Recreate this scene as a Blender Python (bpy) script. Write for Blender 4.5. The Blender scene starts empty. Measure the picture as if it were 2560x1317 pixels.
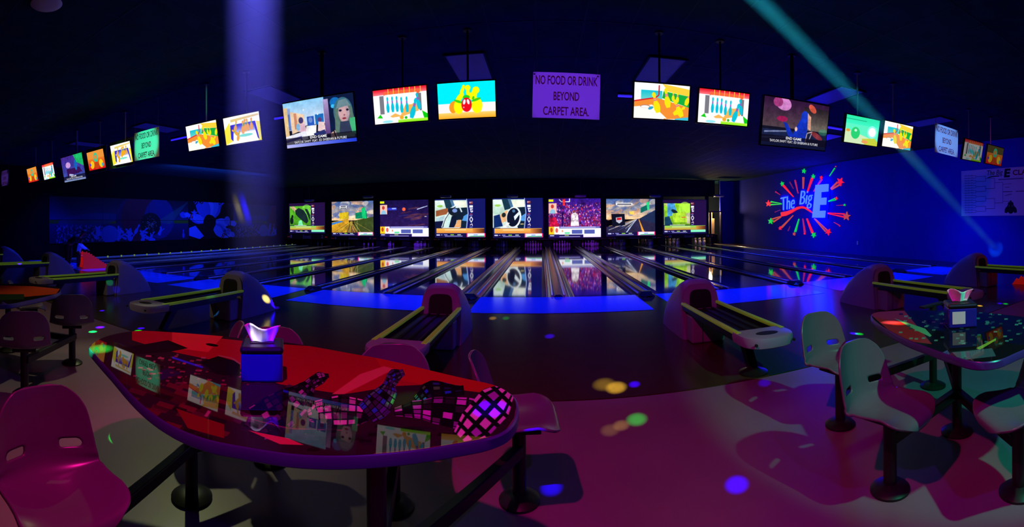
import bpy, bmesh, math, random
import numpy as np
from mathutils import Vector, Matrix
random.seed(7); rng = np.random.default_rng(7)
sc = bpy.context.scene
COL = sc.collection
PI = math.pi

# ------------------------------------------------------------------ camera
F, U0, V0, ROLL, H = 1095.0, 1355.5, 555.3, 0.0082, 1.45
cr_, sr_ = math.cos(ROLL), math.sin(ROLL)
RM = Matrix(((cr_, 0, sr_), (0, 1, 0), (-sr_, 0, cr_)))       # columns: right, forward, up
cam = bpy.data.cameras.new('camera'); cam.type = 'PANO'; cam.panorama_type = 'CENTRAL_CYLINDRICAL'
cam.central_cylindrical_range_u_min = (0 - U0) / F
cam.central_cylindrical_range_u_max = (2560 - U0) / F
cam.central_cylindrical_range_v_min = (V0 - 1317) / F
cam.central_cylindrical_range_v_max = V0 / F
cam.central_cylindrical_radius = 1.0
cam.clip_start = 0.02
camo = bpy.data.objects.new('camera', cam); COL.objects.link(camo)
m = Matrix.Identity(4)
for r in range(3):
    m[r][0] = RM[r][0]; m[r][1] = RM[r][2]; m[r][2] = -RM[r][1]
m[0][3], m[1][3], m[2][3] = 0, 0, H
camo.matrix_world = m
sc.camera = camo

# ------------------------------------------------------------------ world, exposure
w = bpy.data.worlds.new('world'); sc.world = w; w.use_nodes = True
w.node_tree.nodes['Background'].inputs[0].default_value = (0.002, 0.001, 0.006, 1)
w.node_tree.nodes['Background'].inputs[1].default_value = 0.5
sc.view_settings.view_transform = 'Standard'
sc.view_settings.look = 'None'
sc.view_settings.gamma = 1.0
sc.view_settings.use_curve_mapping = False
sc.view_settings.exposure = 0.0
sc.cycles.use_denoising = True
sc.cycles.max_bounces = 6
sc.cycles.diffuse_bounces = 2
sc.cycles.glossy_bounces = 4
sc.cycles.sample_clamp_indirect = 4.0
sc.cycles.volume_bounces = 0

# ------------------------------------------------------------------ lights
def aim(o, tgt):
    o.rotation_euler = (Vector(tgt) - o.location).to_track_quat('-Z', 'Y').to_euler()
def spot(loc, tgt, col, power, ang, blend=0.15, rad=0.03, const=False):
    l = bpy.data.lights.new('spot_lamp', 'SPOT'); l.color = col; l.energy = power
    l.spot_size = math.radians(ang); l.spot_blend = blend; l.shadow_soft_size = rad
    if const:
        l.use_nodes = True; nt = l.node_tree
        em = next(n for n in nt.nodes if n.type == 'EMISSION')
        fo = nt.nodes.new('ShaderNodeLightFalloff'); fo.inputs['Strength'].default_value = 1.0
        nt.links.new(fo.outputs['Constant'], em.inputs['Strength'])
    o = bpy.data.objects.new('spot_lamp', l); COL.objects.link(o); o.location = loc; aim(o, tgt); return o
def area(loc, tgt, col, power, sx, sy, spread=180):  # serves the ultraviolet tubes and the unseen added lamps alike
    l = bpy.data.lights.new('tube_and_fill_glow', 'AREA'); l.shape = 'RECTANGLE'; l.size = sx; l.size_y = sy
    l.color = col; l.energy = power; l.spread = math.radians(spread)
    o = bpy.data.objects.new('tube_and_fill_glow', l); COL.objects.link(o); o.location = loc; aim(o, tgt); return o

def disk(loc, tgt, col, power, dia, spread):
    o = area(loc, tgt, col, power, dia, dia, spread); o.data.shape = 'DISK'; return o
RED, MAG, GRN, BLU, VIO = (1, .03, .05), (1, .02, .55), (.0, 1, .28), (.01, .03, 1), (.25, .0, 1)
# overhead colour washes (out of frame, above the seating)
spot((-.9, .8, 3.7), (-.05, 2.1, 0), (1, .008, .32), 265, 110, .6, .05)
spot((-3.0, -.6, 3.7), (-3.8, 1.8, .3), (.30, .02, 1), 26, 50, .7, .06)  # unseen lamp added to turn the left seats violet
spot((2.7, -.9, 3.7), (3.0, 2.2, 0), (.03, 1, .46), 420, 44, .3, .05)
spot((-4.2, 4.0, 3.7), (-3.1, 2.3, 0), (.85, 1, .44), 165, 54, .5, .05)
spot((-.5, -.6, 3.7), (-1.3, 2.4, .5), (.28, .0, 1), 34, 46, .7, .06)  # unseen lamp added to tint the seats behind the table violet
spot((1.4, -1.2, 3.7), (2.0, 2.6, 0), (.16, .03, 1), 98, 90, .5, .05)  # unseen blue-violet fill, added over the right floor
spot((-6.0, 1.0, 3.7), (-6.4, 5.2, 0), (1, .8, .34), 95, 95, .7, .1)
spot((7.5, -.5, 3.7), (7.6, 4.2, 0), (1, .12, .10), 90, 80, .7, .1)
spot((.0, .4, 3.7), (-1.0, 2.0, .76), (1, .02, .03), 14, 50, .8, .1)

# ------------------------------------------------------------------ helpers: pixels to points on known planes
def ray(u, v):
    t = (u - U0) / F
    return RM @ Vector((math.sin(t), math.cos(t), (V0 - v) / F))
def on_z(u, v, z):
    d = ray(u, v); k = (z - H) / d.z; return Vector((d.x * k, d.y * k, z))
def on_y(u, v, y):
    d = ray(u, v); k = y / d.y; return Vector((d.x * k, y, H + d.z * k))
def on_x(u, v, x):
    d = ray(u, v); k = x / d.x; return Vector((x, d.y * k, H + d.z * k))

# ------------------------------------------------------------------ materials
def mat(name, col, rough=.5, metal=0.0, var=.12, scale=6.0, coat=0.0, emit=None, estr=0.0, bump=0.0, ior=1.45, spec=.5):
    m = bpy.data.materials.new(name); m.use_nodes = True; nt = m.node_tree; b = nt.nodes['Principled BSDF']
    tc = nt.nodes.new('ShaderNodeTexCoord'); nz = nt.nodes.new('ShaderNodeTexNoise')
    nz.inputs['Scale'].default_value = scale; nz.inputs['Detail'].default_value = 4
    nt.links.new(tc.outputs['Object'], nz.inputs['Vector'])
    mx = nt.nodes.new('ShaderNodeMix'); mx.data_type = 'RGBA'
    mx.inputs['A'].default_value = (*[c * (1 - var) for c in col], 1)
    mx.inputs['B'].default_value = (*[min(1, c * (1 + var)) for c in col], 1)
    nt.links.new(nz.outputs['Fac'], mx.inputs['Factor']); nt.links.new(mx.outputs['Result'], b.inputs['Base Color'])
    b.inputs['Roughness'].default_value = rough; b.inputs['Metallic'].default_value = metal
    b.inputs['IOR'].default_value = ior; b.inputs['Specular IOR Level'].default_value = spec
    if coat: b.inputs['Coat Weight'].default_value = coat; b.inputs['Coat Roughness'].default_value = .05
    if emit:
        b.inputs['Emission Color'].default_value = (*emit, 1); b.inputs['Emission Strength'].default_value = estr
    if bump:
        bp = nt.nodes.new('ShaderNodeBump'); bp.inputs['Strength'].default_value = bump; bp.inputs['Distance'].default_value = .01
        nt.links.new(nz.outputs['Fac'], bp.inputs['Height']); nt.links.new(bp.outputs['Normal'], b.inputs['Normal'])
    return m

def wood(name, c1, c2, rough, board=.027, along='Y', coat=0.0):
    """long boards along y: each board its own tone, fine grain"""
    m = bpy.data.materials.new(name); m.use_nodes = True; nt = m.node_tree; b = nt.nodes['Principled BSDF']
    tc = nt.nodes.new('ShaderNodeTexCoord'); mp = nt.nodes.new('ShaderNodeMapping')
    mp.inputs['Scale'].default_value = (1 / board, .12, 1)
    nt.links.new(tc.outputs['Object'], mp.inputs['Vector'])
    fl = nt.nodes.new('ShaderNodeVectorMath'); fl.operation = 'FLOOR'; nt.links.new(mp.outputs['Vector'], fl.inputs[0])
    wn = nt.nodes.new('ShaderNodeTexWhiteNoise'); wn.noise_dimensions = '2D'; nt.links.new(fl.outputs['Vector'], wn.inputs['Vector'])
    nz = nt.nodes.new('ShaderNodeTexNoise'); nz.inputs['Scale'].default_value = 5
    nt.links.new(tc.outputs['Object'], nz.inputs['Vector'])
    ad = nt.nodes.new('ShaderNodeMath'); ad.operation = 'MULTIPLY_ADD'; ad.inputs[1].default_value = .6
    nt.links.new(wn.outputs['Value'], ad.inputs[0]); nt.links.new(nz.outputs['Fac'], ad.inputs[2])
    mx = nt.nodes.new('ShaderNodeMix'); mx.data_type = 'RGBA'
    mx.inputs['A'].default_value = (*c1, 1); mx.inputs['B'].default_value = (*c2, 1)
    nt.links.new(ad.outputs[0], mx.inputs['Factor']); nt.links.new(mx.outputs['Result'], b.inputs['Base Color'])
    b.inputs['Roughness'].default_value = rough
    if coat: b.inputs['Coat Weight'].default_value = coat; b.inputs['Coat Roughness'].default_value = .04
    return m

M = {}
M['floor'] = mat('vinyl_floor', (.22, .125, .19), .38, var=.25, scale=1.6)
M['approach'] = wood('dark_approach_boards', (.050, .030, .014), (.065, .040, .020), .19)
M['uv_blue_board'] = wood('uv_blue_approach_boards', (.03, .15, .74), (.04, .18, .82), .12)  # blacklight glow of the pale boards, put into their colour as blue
M['lane'] = wood('lane_boards', (.030, .038, .11), (.045, .05, .14), .05, coat=.6)
M['gutter'] = mat('grey_gutter', (.10, .10, .12), .16, var=.2)
M['cap'] = mat('black_cap', (.02, .02, .025), .22)
M['rail'] = mat('pale_rail', (.55, .55, .62), .16)
M['wall_black'] = mat('black_paint', (.010, .018, .032), .8, spec=.08, var=.3, scale=2)
M['wall_dark'] = mat('black_side_wall_paint', (.003, .003, .006), .85, spec=.08, var=.3, scale=2)
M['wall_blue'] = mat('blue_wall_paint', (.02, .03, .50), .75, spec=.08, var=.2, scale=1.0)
M['ceiling'] = mat('black_ceiling_tile', (.007, .038, .066), .9, spec=.08, var=.5, scale=3)
M['grid'] = mat('ceiling_grid_metal', (.009, .042, .072), .7, spec=.08)
M['black'] = mat('black_plastic', (.012, .012, .014), .35)
M['black_metal'] = mat('black_painted_steel', (.012, .010, .012), .42, var=.3, scale=20)
M['seat'] = mat('cream_fibreglass', (.135, .11, .15), .26, var=.08, scale=10)
M['hood'] = mat('pale_grey_hood', (.26, .22, .36), .4, var=.1)
M['yellow_rail'] = mat('fluorescent_yellow_rail', (.30, .42, .04), .35, emit=(.22, .42, .02), estr=.12)
M['white'] = mat('white_plastic', (.75, .75, .78), .4)
M['white_sheet'] = mat('white_sheet', (.8, .8, .82), .6)
M['diffuser'] = mat('unlit_light_diffuser', (.55, .55, .72), .5)
M['hole_shade'] = mat('opening_shade', (.004, .004, .005), .7)  # near-black colour stands in for the shade inside openings
M['pin'] = mat('white_pin', (.8, .78, .82), .25)
M['pin_red'] = mat('red_pin_stripe', (.5, .03, .04), .3)
M['tmold'] = mat('purple_table_edge', (.07, .03, .24), .3)
M['red_ramp'] = mat('fluorescent_red_plastic', (.85, .04, .03), .45, emit=(1, .02, .01), estr=.16)
M['blue_box'] = mat('blue_box_plastic', (.02, .02, .40), .25, coat=.3)
M['tissue'] = mat('white_tissue', (.9, .9, .92), .8)
M['warm_wall'] = mat('warm_lit_service_wall', (.6, .42, .2), .7)
M['steel'] = mat('grey_steel', (.3, .3, .32), .35, metal=.7)
M['curtain'] = mat('black_pit_curtain', (.01, .01, .012), .9, var=.4)
M['pindeck'] = mat('pin_deck_edge', (.30, .20, .13), .4)
M['skin'] = mat('skin', (.35, .20, .14), .55)
M['hair'] = mat('dark_hair', (.02, .015, .012), .6)
M['shirt_dark'] = mat('dark_shirt', (.05, .03, .09), .8)
M['trousers'] = mat('dark_trousers', (.03, .025, .04), .85)
M['shirt_white'] = mat('white_shirt_blue_glow', (.72, .72, .85), .8, emit=(.0, .01, 1), estr=.35)  # blue glow is added to the cloth as emission
M['shoe'] = mat('pale_shoe', (.45, .45, .55), .6)
def glow(name, col, s): return mat(name, tuple(min(1, c) * .6 for c in col), .5, emit=col, estr=s)
M['uv_tube'] = glow('uv_tube_glow', (.02, .01, 1), 2.2)
M['e_blue'] = glow('sign_blue_letter', (.0017, .0046, 1), 48)
M['t_blue'] = glow('sign_blue_script', (.006, .02, 1), 12)
M['s_red'] = glow('sign_red', (1, .008, .05), .85)
M['s_green'] = glow('sign_green', (.0, .9, .10), .62)
M['s_orange'] = glow('sign_orange', (.9, .10, .08), .50)
M['s_pink'] = glow('sign_pink', (.8, .02, .16), .50)
M['s_dim'] = glow('sign_dim', (.45, .02, .20), .35)
M['tick'] = glow('bumper_tick_glow', (.35, .6, .08), .35)  # reflective marks, given a glow of their own

# ------------------------------------------------------------------ mesh builder
class MB:
    def __init__(s): s.v = []; s.f = []
    def add(s, vs, fs, mtx=None):
        o = len(s.v)
        for p in vs:
            p = Vector(p); s.v.append(tuple(mtx @ p) if mtx else tuple(p))
        s.f += [tuple(i + o for i in f) for f in fs]; return s
    def box(s, c, d, mtx=None):
        x, y, z = c; a, b, e = d[0] / 2, d[1] / 2, d[2] / 2
        vs = [(x + i * a, y + j * b, z + k * e) for i in (-1, 1) for j in (-1, 1) for k in (-1, 1)]
        return s.add(vs, [(0, 1, 3, 2), (4, 6, 7, 5), (0, 4, 5, 1), (2, 3, 7, 6), (0, 2, 6, 4), (1, 5, 7, 3)], mtx)
    def rbox(s, c, d, r=.01, seg=2, mtx=None):
        bm = bmesh.new(); bmesh.ops.create_cube(bm, size=1)
        bmesh.ops.scale(bm, vec=d, verts=bm.verts)
        bmesh.ops.bevel(bm, geom=list(bm.edges), offset=min(r, min(d) * .49), segments=seg, profile=.5, affect='EDGES')
        bm.verts.index_update(); vs = [tuple(v.co + Vector(c)) for v in bm.verts]; fs = [tuple(v.index for v in f.verts) for f in bm.faces]
        bm.free(); return s.add(vs, fs, mtx)
    def cyl(s, p, q, r0, r1=None, n=16):
        p, q = Vector(p), Vector(q); r1 = r0 if r1 is None else r1
        ax = (q - p).normalized(); a = ax.orthogonal().normalized(); b = ax.cross(a)
        vs = []
        for c, r in ((p, r0), (q, r1)):
            vs += [c + (a * math.cos(2 * PI * i / n) + b * math.sin(2 * PI * i / n)) * r for i in range(n)]
        fs = [(i, (i + 1) % n, n + (i + 1) % n, n + i) for i in range(n)] + [tuple(range(n))[::-1], tuple(range(n, 2 * n))]
        return s.add(vs, fs)
    def lathe(s, prof, c=(0, 0, 0), n=20):
        vs = []; fs = []; k = len(prof)
        for r, z in prof:
            vs += [(c[0] + r * math.cos(2 * PI * i / n), c[1] + r * math.sin(2 * PI * i / n), c[2] + z) for i in range(n)]
        for j in range(k - 1):
            for i in range(n):
                fs.append((j * n + i, j * n + (i + 1) % n, (j + 1) * n + (i + 1) % n, (j + 1) * n + i))
        fs.append(tuple(range(n))[::-1]); fs.append(tuple(range((k - 1) * n, k * n)))
        return s.add(vs, fs)
    def tube(s, pts, r, n=8):
        for a, b in zip(pts[:-1], pts[1:]): s.cyl(a, b, r, r, n)
        return s
    def loft(s, rings, cap=True, closed=True):
        n = len(rings[0]); vs = [p for r in rings for p in r]; fs = []
        for j in range(len(rings) - 1):
            for i in range(n if closed else n - 1):
                fs.append((j * n + i, j * n + (i + 1) % n, (j + 1) * n + (i + 1) % n, (j + 1) * n + i))
        if cap: fs += [tuple(range(n))[::-1], tuple(range((len(rings) - 1) * n, len(rings) * n))]
        return s.add(vs, fs)
    def ext(s, poly, vec):
        """a flat polygon of 3-D points given thickness along vec"""
        return s.loft([[Vector(p) for p in poly], [Vector(p) + Vector(vec) for p in poly]])
    def build(s, name, m, parent=None, smooth=False, loc=None):
        me = bpy.data.meshes.new(name); me.from_pydata([tuple(v) for v in s.v], [], s.f)
        bm = bmesh.new(); bm.from_mesh(me); bmesh.ops.recalc_face_normals(bm, faces=bm.faces); bm.to_mesh(me); bm.free()
        me.materials.append(m)
        if smooth:
            me.polygons.foreach_set('use_smooth', [True] * len(me.polygons))
            try: me.set_sharp_from_angle(angle=math.radians(40))
            except Exception: pass
        o = bpy.data.objects.new(name, me); COL.objects.link(o)
        if parent is not None: o.parent = parent
        if loc is not None: o.location = loc
        return o

def tag(o, label, cat, group=None, kind=None):
    if label: o['label'] = label
    if cat: o['category'] = cat
    if group: o['group'] = group
    if kind: o['kind'] = kind
    return o
def thing(name, label, cat, loc=(0, 0, 0), rz=0.0, group=None):
    o = bpy.data.objects.new(name, None); COL.objects.link(o); o.location = loc; o.rotation_euler = (0, 0, rz)
    o.empty_display_size = .1
    return tag(o, label, cat, group)
def dup(root, loc, rz, label, group=None):
    def cp(o, parent):
        c = o.copy(); COL.objects.link(c); c.parent = parent
        for ch in list(o.children): cp(ch, c)
        return c
    r = cp(root, None); r.location = loc; r.rotation_euler = (0, 0, rz); r['label'] = label
    if group: r['group'] = group
    return r
def quad_uv(name, pts, m, parent=None):
    """pts: lower-left, lower-right, upper-right, upper-left"""
    me = bpy.data.meshes.new(name); me.from_pydata([tuple(p) for p in pts], [], [(0, 1, 2, 3)])
    uv = me.uv_layers.new(name='uv')
    for i, c in enumerate(((0, 0), (1, 0), (1, 1), (0, 1))): uv.data[i].uv = c
    me.materials.append(m); o = bpy.data.objects.new(name, me); COL.objects.link(o)
    if parent is not None: o.parent = parent
    return o

# ------------------------------------------------------------------ flat print: a small painter for screens, posters and table tops
_tc = {}
def text_tris(s, bold=.0, shear=0.0):
    k = (s, bold, shear)
    if k in _tc: return _tc[k]
    cu = bpy.data.curves.new('lettering', 'FONT'); cu.body = s; cu.offset = bold; cu.shear = shear; cu.resolution_u = 3
    o = bpy.data.objects.new('lettering', cu); COL.objects.link(o)
    dg = bpy.context.evaluated_depsgraph_get(); dg.update()
    me = o.evaluated_get(dg).to_mesh(); me.calc_loop_triangles()
    vs = np.array([v.co[:2] for v in me.vertices]); tr = [tuple(t.vertices) for t in me.loop_triangles]
    bpy.data.objects.remove(o); bpy.data.curves.remove(cu)
    mn, mx = vs.min(0), vs.max(0); vs = (vs - mn) / (mx - mn)
    _tc[k] = (vs, tr, (mx - mn)[0] / (mx - mn)[1]); return _tc[k]
class Paint:
    """painter with x,y in 0..1, y downwards, colours 0..255"""
    def __init__(s, w, h, bg=(0, 0, 0), ss=2):
        s.w, s.h, s.ss = w, h, ss; s.W, s.H = w * ss, h * ss; s.asp = w / h
        s.a = np.empty((s.H, s.W, 3), np.float32); s.a[:] = np.array(bg, np.float32) / 255
    def _mask(s, pts):
        P = np.array(pts, float) * (s.W, s.H)
        x0, y0 = np.floor(P.min(0)).astype(int); x1, y1 = np.ceil(P.max(0)).astype(int)
        x0, y0 = max(0, x0), max(0, y0); x1, y1 = min(s.W, x1 + 1), min(s.H, y1 + 1)
        if x1 <= x0 or y1 <= y0: return None
        X = np.arange(x0, x1)[None, :] + .5; Y = np.arange(y0, y1)[:, None] + .5
        m = np.zeros((y1 - y0, x1 - x0), bool)
        for (ax, ay), (bx, by) in zip(P, np.roll(P, -1, 0)):
            if ay == by: continue
            c = (ay > Y) != (by > Y)
            m ^= c & (X < (bx - ax) * (Y - ay) / (by - ay) + ax)
        return (slice(y0, y1), slice(x0, x1)), m
    def poly(s, pts, col, alpha=1.0):
        r = s._mask(pts)
        if r is None: return s
        sl, m = r; c = np.array(col, np.float32) / 255; t = s.a[sl]
        t[m] = t[m] * (1 - alpha) + c * alpha; return s
    def rect(s, x0, y0, x1, y1, col, alpha=1.0): return s.poly([(x0, y0), (x1, y0), (x1, y1), (x0, y1)], col, alpha)
    def grad(s, x0, y0, x1, y1, c0, c1, horiz=False):
        i0, i1, j0, j1 = int(y0 * s.H), int(y1 * s.H), int(x0 * s.W), int(x1 * s.W)
        n = (j1 - j0) if horiz else (i1 - i0); t = np.linspace(0, 1, max(n, 1))[:, None]
        g = (np.array(c0) * (1 - t) + np.array(c1) * t) / 255
        s.a[i0:i1, j0:j1] = g[None, :, :] if horiz else g[:, None, :]; return s
    def ell(s, cx, cy, rx, ry, col, rot=0, alpha=1.0, n=28):
        P = []
        for i in range(n):
            a = 2 * PI * i / n; x, y = rx * math.cos(a) * s.asp, ry * math.sin(a)
            P.append((cx + (x * math.cos(rot) - y * math.sin(rot)) / s.asp, cy + x * math.sin(rot) + y * math.cos(rot)))
        return s.poly(P, col, alpha)
    def line(s, p, q, wd, col, alpha=1.0):
        ax, ay = p; bx, by = q; dx, dy = (bx - ax) * s.asp, by - ay; L = math.hypot(dx, dy) or 1
        nx, ny = -dy / L * wd / 2 / s.asp, dx / L * wd / 2
        return s.poly([(ax + nx, ay + ny), (bx + nx, by + ny), (bx - nx, by - ny), (ax - nx, ay - ny)], col, alpha)
    def path(s, pts, wd, col):
        for a, b in zip(pts[:-1], pts[1:]): s.line(a, b, wd, col)
        return s
    def pin(s, cx, cy, h, col, rot=0, band=None, wf=.8):
        """a bowling pin of height h standing on (cx,cy)"""
        prof = [(.0, .13), (.06, .15), (.2, .2), (.33, .21), (.45, .17), (.58, .1), (.68, .075), (.76, .09), (.86, .125), (.93, .11), (1, .02)]
        def T(x, y):
            x *= wf; return (cx + (x * math.cos(rot) - y * math.sin(rot)) * h / s.asp, cy + (x * math.sin(rot) + y * math.cos(rot)) * h)
        s.poly([T(r, -t) for t, r in prof] + [T(-r, -t) for t, r in prof[::-1]], col)
        if band:
            for t in (.58, .66): s.poly([T(-.1, -t), T(.1, -t), T(.1, -t - .045), T(-.1, -t - .045)], band)
        return s
    def text(s, st, x0, y0, x1, y1, col, bold=.0, shear=0.0):
        vs, tr, _ = text_tris(st, bold, shear)
        for t in tr: s.poly([(x0 + vs[i][0] * (x1 - x0), y1 + vs[i][1] * (y0 - y1)) for i in t], col)
        return s
    def noise(s, amt, cell=1):
        n = rng.normal(0, amt / 255, (s.H // cell + 1, s.W // cell + 1, 1)).repeat(cell, 0).repeat(cell, 1)[:s.H, :s.W]
        s.a = s.a + n; return s
    def photo(s, box=None, amt=.22, cell=10):
        """uneven tone and grain inside box, so a picture does not read as flat shapes"""
        x0, y0, x1, y1 = box or (0, 0, 1, 1); sl = (slice(int(y0 * s.H), int(y1 * s.H)), slice(int(x0 * s.W), int(x1 * s.W)))
        h, w = s.a[sl].shape[:2]; g = np.zeros((h, w, 1))
        for c_, a_ in ((cell * 3, 1.0), (cell, .7), (max(2, cell // 3), .5)):
            n = rng.normal(0, 1, (h // c_ + 2, w // c_ + 2)); yy, xx = np.arange(h) / c_, np.arange(w) / c_
            iy, ix = yy.astype(int), xx.astype(int); fy, fx = (yy - iy)[:, None], (xx - ix)[None, :]
            v = n[iy][:, ix] * (1 - fy) * (1 - fx) + n[iy + 1][:, ix] * fy * (1 - fx) + n[iy][:, ix + 1] * (1 - fy) * fx + n[iy + 1][:, ix + 1] * fy * fx
            g[..., 0] += v * a_
        s.a[sl] = s.a[sl] * (1 + amt * g * .6) + rng.normal(0, .012, (h, w, 3)); s.a = s.a.clip(0, 1.05); return s
    def blur(s, k):
        for _ in range(k):
            a = np.pad(s.a, ((1, 1), (1, 1), (0, 0)), 'edge')
            s.a = (a[1:-1, 1:-1] * 2 + a[:-2, 1:-1] + a[2:, 1:-1] + a[1:-1, :-2] + a[1:-1, 2:]) / 6
        return s
    def image(s, name):
        a = s.a.reshape(s.h, s.ss, s.w, s.ss, 3).mean((1, 3)).clip(0, 1)
        im = bpy.data.images.new(name, s.w, s.h)
        px = np.ones((s.h, s.w, 4), np.float32); px[..., :3] = a[::-1]
        im.pixels.foreach_set(px.ravel()); im.update(); im.pack(); return im
def print_mat(name, img, emit=0.0, rough=.5, coat=0.0, base=1.0):
    m = bpy.data.materials.new(name); m.use_nodes = True; nt = m.node_tree; b = nt.nodes['Principled BSDF']
    t = nt.nodes.new('ShaderNodeTexImage'); t.image = img; t.extension = 'EXTEND'
    if emit:
        b.inputs['Base Color'].default_value = (.01, .01, .01, 1)
        nt.links.new(t.outputs['Color'], b.inputs['Emission Color']); b.inputs['Emission Strength'].default_value = emit
    else:
        nt.links.new(t.outputs['Color'], b.inputs['Base Color'])
    b.inputs['Roughness'].default_value = rough; b.inputs['Specular IOR Level'].default_value = .13
    if coat: b.inputs['Coat Weight'].default_value = coat; b.inputs['Coat Roughness'].default_value = .02
    return m

# ================================================================== SETTING
XL, XR, ZC = -17.0, 12.0, 3.95
YF, YS, YD = 8.46, 3.55, 25.3         # foul line, seam, pin end
PITCH = 1.71; X0 = -16.80             # lane pitch, left edge of the first lane
TRACK = [-1.41 + 3.42 * k for k in range(-4, 4)]
floor = MB().box((-2.5, -.75, -.05), (31, 8.58, .1)).build('floor', M['floor']); tag(floor, None, None, kind='structure')
d = MB().box((-2.5, (YS + .02 + YF) / 2, -.0525), (31, YF - YS - .02, .1)).build('approach_deck', M['approach'], floor)
MB().box((-2.5, YS + .005, -.06), (31, .03, .08)).build('seam_strip', M['black'], floor)
# pale boards in front of the foul line, one field per pair of lanes
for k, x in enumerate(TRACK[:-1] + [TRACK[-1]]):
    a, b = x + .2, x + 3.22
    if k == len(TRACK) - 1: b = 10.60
    MB().box(((a + b) / 2, 7.715, -.0095), (b - a, 1.49, .022)).build('pale_board_field', M['uv_blue_board'], floor)
MB().box((-15.78, 7.715, -.0095), (1.95, 1.49, .022)).build('pale_board_field', M['uv_blue_board'], floor)
MB().box(((XR + 10.64) / 2, 17, -.05), (XR - 10.64, 17.2, .1)).build('side_aisle', M['approach'], floor)
MB().box((-2.5, 26.9, -.2), (31, 1.4, .2)).build('pit_floor', M['curtain'], floor)

wl = MB().box((XL - .1, 11.4, 2), (.2, 32.4, 4.2)).build('wall_left', M['wall_dark']); tag(wl, None, None, kind='structure')
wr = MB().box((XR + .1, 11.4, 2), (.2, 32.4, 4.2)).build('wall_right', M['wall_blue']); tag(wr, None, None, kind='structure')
wb = MB().box((-2.5, 27.7, 2), (29.2, .2, 4.2)).build('wall_back', M['wall_black']); tag(wb, None, None, kind='structure')
tag(MB().box((-3.2, 25.55, 3.45), (27.6, .16, 1.0)).build('trim_1', M['wall_black']), None, None, kind='structure')
tag(MB().box((11.48, 25.55, 2), (1.0, .16, 4.0)).build('trim_2', M['wall_blue']), None, None, kind='structure')
MB().box((-2.5, -4.9, 2), (29.2, .2, 4.2)).build('wall_front', M['wall_black']); tag(bpy.data.objects['wall_front'], None, None, kind='structure')
cl = MB().box((-2.5, 11.4, ZC + .06), (29.4, 32.6, .1)).build('ceiling', M['ceiling']); tag(cl, None, None, kind='structure')
gr = MB()
for i in range(-24, 25):
    x = -2.5 + i * .61
    if XL < x < XR: gr.box((x, 11.3, ZC + .009), (.024, 32, .004))
for j in range(26):
    gr.box((-2.5, -4.3 + j * 1.22, ZC + .009), (29, .024, .004))
g = gr.build('ceiling_grid', M['grid'], cl); g['kind'] = 'stuff'

# doorway at the end of the side aisle, warm light inside
dr = MB()
dl, drr = 10.30, 10.95
dr.box((dl - .03, 25.42, 1.0), (.06, .2, 2.0)); dr.box((drr + .03, 25.42, 1.0), (.06, .2, 2.0)); dr.box(((dl + drr) / 2, 25.42, 2.03), (drr - dl + .12, .2, .06))
door = dr.build('door_1', M['black']); tag(door, None, None, kind='structure')
MB().box(((dl + drr) / 2 + .12, 26.9, 1.0), (.5, .1, 2.0)).build('service_panel', M['warm_wall'], door)
pm = MB().rbox((10.72, 26.2, .95), (.22, .3, 1.3), .03); pm.cyl((10.5, 26.0, .5), (10.62, 26.3, 1.7), .05); pm.rbox((10.50, 26.1, .35), (.3, .3, .5), .05)
pm.build('machine_arm', M['warm_wall'], door)
pl = bpy.data.lights.new('service_light', 'POINT'); pl.color = (1, .62, .25); pl.energy = 220; pl.shadow_soft_size = .1
plo = bpy.data.objects.new('service_light', pl); COL.objects.link(plo); plo.location = (10.45, 25.9, 2.1)

# ================================================================== LANES
ORD = ['first', 'second', 'third', 'fourth', 'fifth', 'sixth', 'seventh', 'eighth', 'ninth', 'tenth', 'eleventh', 'twelfth', 'thirteenth', 'fourteenth', 'fifteenth', 'sixteenth']
ln = thing('bowling_lane', 'glossy bowling lane first from the mural wall', 'lane', (X0 + PITCH / 2, YF, 0), 0, 'bowling lanes')
L_ = 26.3 - YF
MB().box((0, L_ / 2, -.03), (1.067, L_, .06)).build('lane_bed', M['lane'], ln)
for s in (-1, 1):
    ring = []
    for y in (0, L_):
        ring.append([(s * (.5335 + .235 * t), y, -.012 - .085 * math.sin(PI * t)) for t in [i / 8 for i in range(9)]])
    gm = MB(); gm.loft(ring, cap=False, closed=False).build('gutter', M['gutter'], ln, smooth=True)
MB().box((0, L_ - 1.15, .002), (1.06, .14, .003)).build('pin_deck_strip', M['pindeck'], ln)
lanes = [ln]
for i in range(1, 16):
    lanes.append(dup(ln, (X0 + PITCH * (i + .5), YF, 0), 0, 'glossy bowling lane %s from the mural wall' % ORD[i], 'bowling lanes'))
def divider(kind, x, label, bright):
    c = thing('lane_divider', label, 'divider', (x, YF, 0), 0, 'dividers between lanes')
    b = MB(); wv = .085
    prof = [(-wv, -.05), (-wv, .012), (-wv * .6, .045), (wv * .6, .045), (wv, .012), (wv, -.05)]
    b.loft([[(px, y, pz) for px, pz in prof] for y in (.0, L_ - .9)]).build('cap', M['cap'], c)
    if kind == 'track':
        MB().loft([[(px * k, y, pz * kk) for px, pz in prof] for y, k, kk in ((-.34, .7, .7), (-.26, 1.6, 1.3), (-.14, 1.9, 1.9), (-.02, 1.9, 1.9), (.0, 1.0, 1.3), (.2, 1.0, 1.0))]).build('track_nose', M['cap'], c)
    for s in (-1, 1):
        MB().loft([[(s * .115 + .022 * math.cos(a), y, .015 + .022 * math.sin(a)) for a in [k * PI / 4 for k in range(8)]] for y in (.05, L_ - 1)]).build('bumper_rail', M['rail'], c, smooth=True)
    return c
dt = dg_ = None
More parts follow.
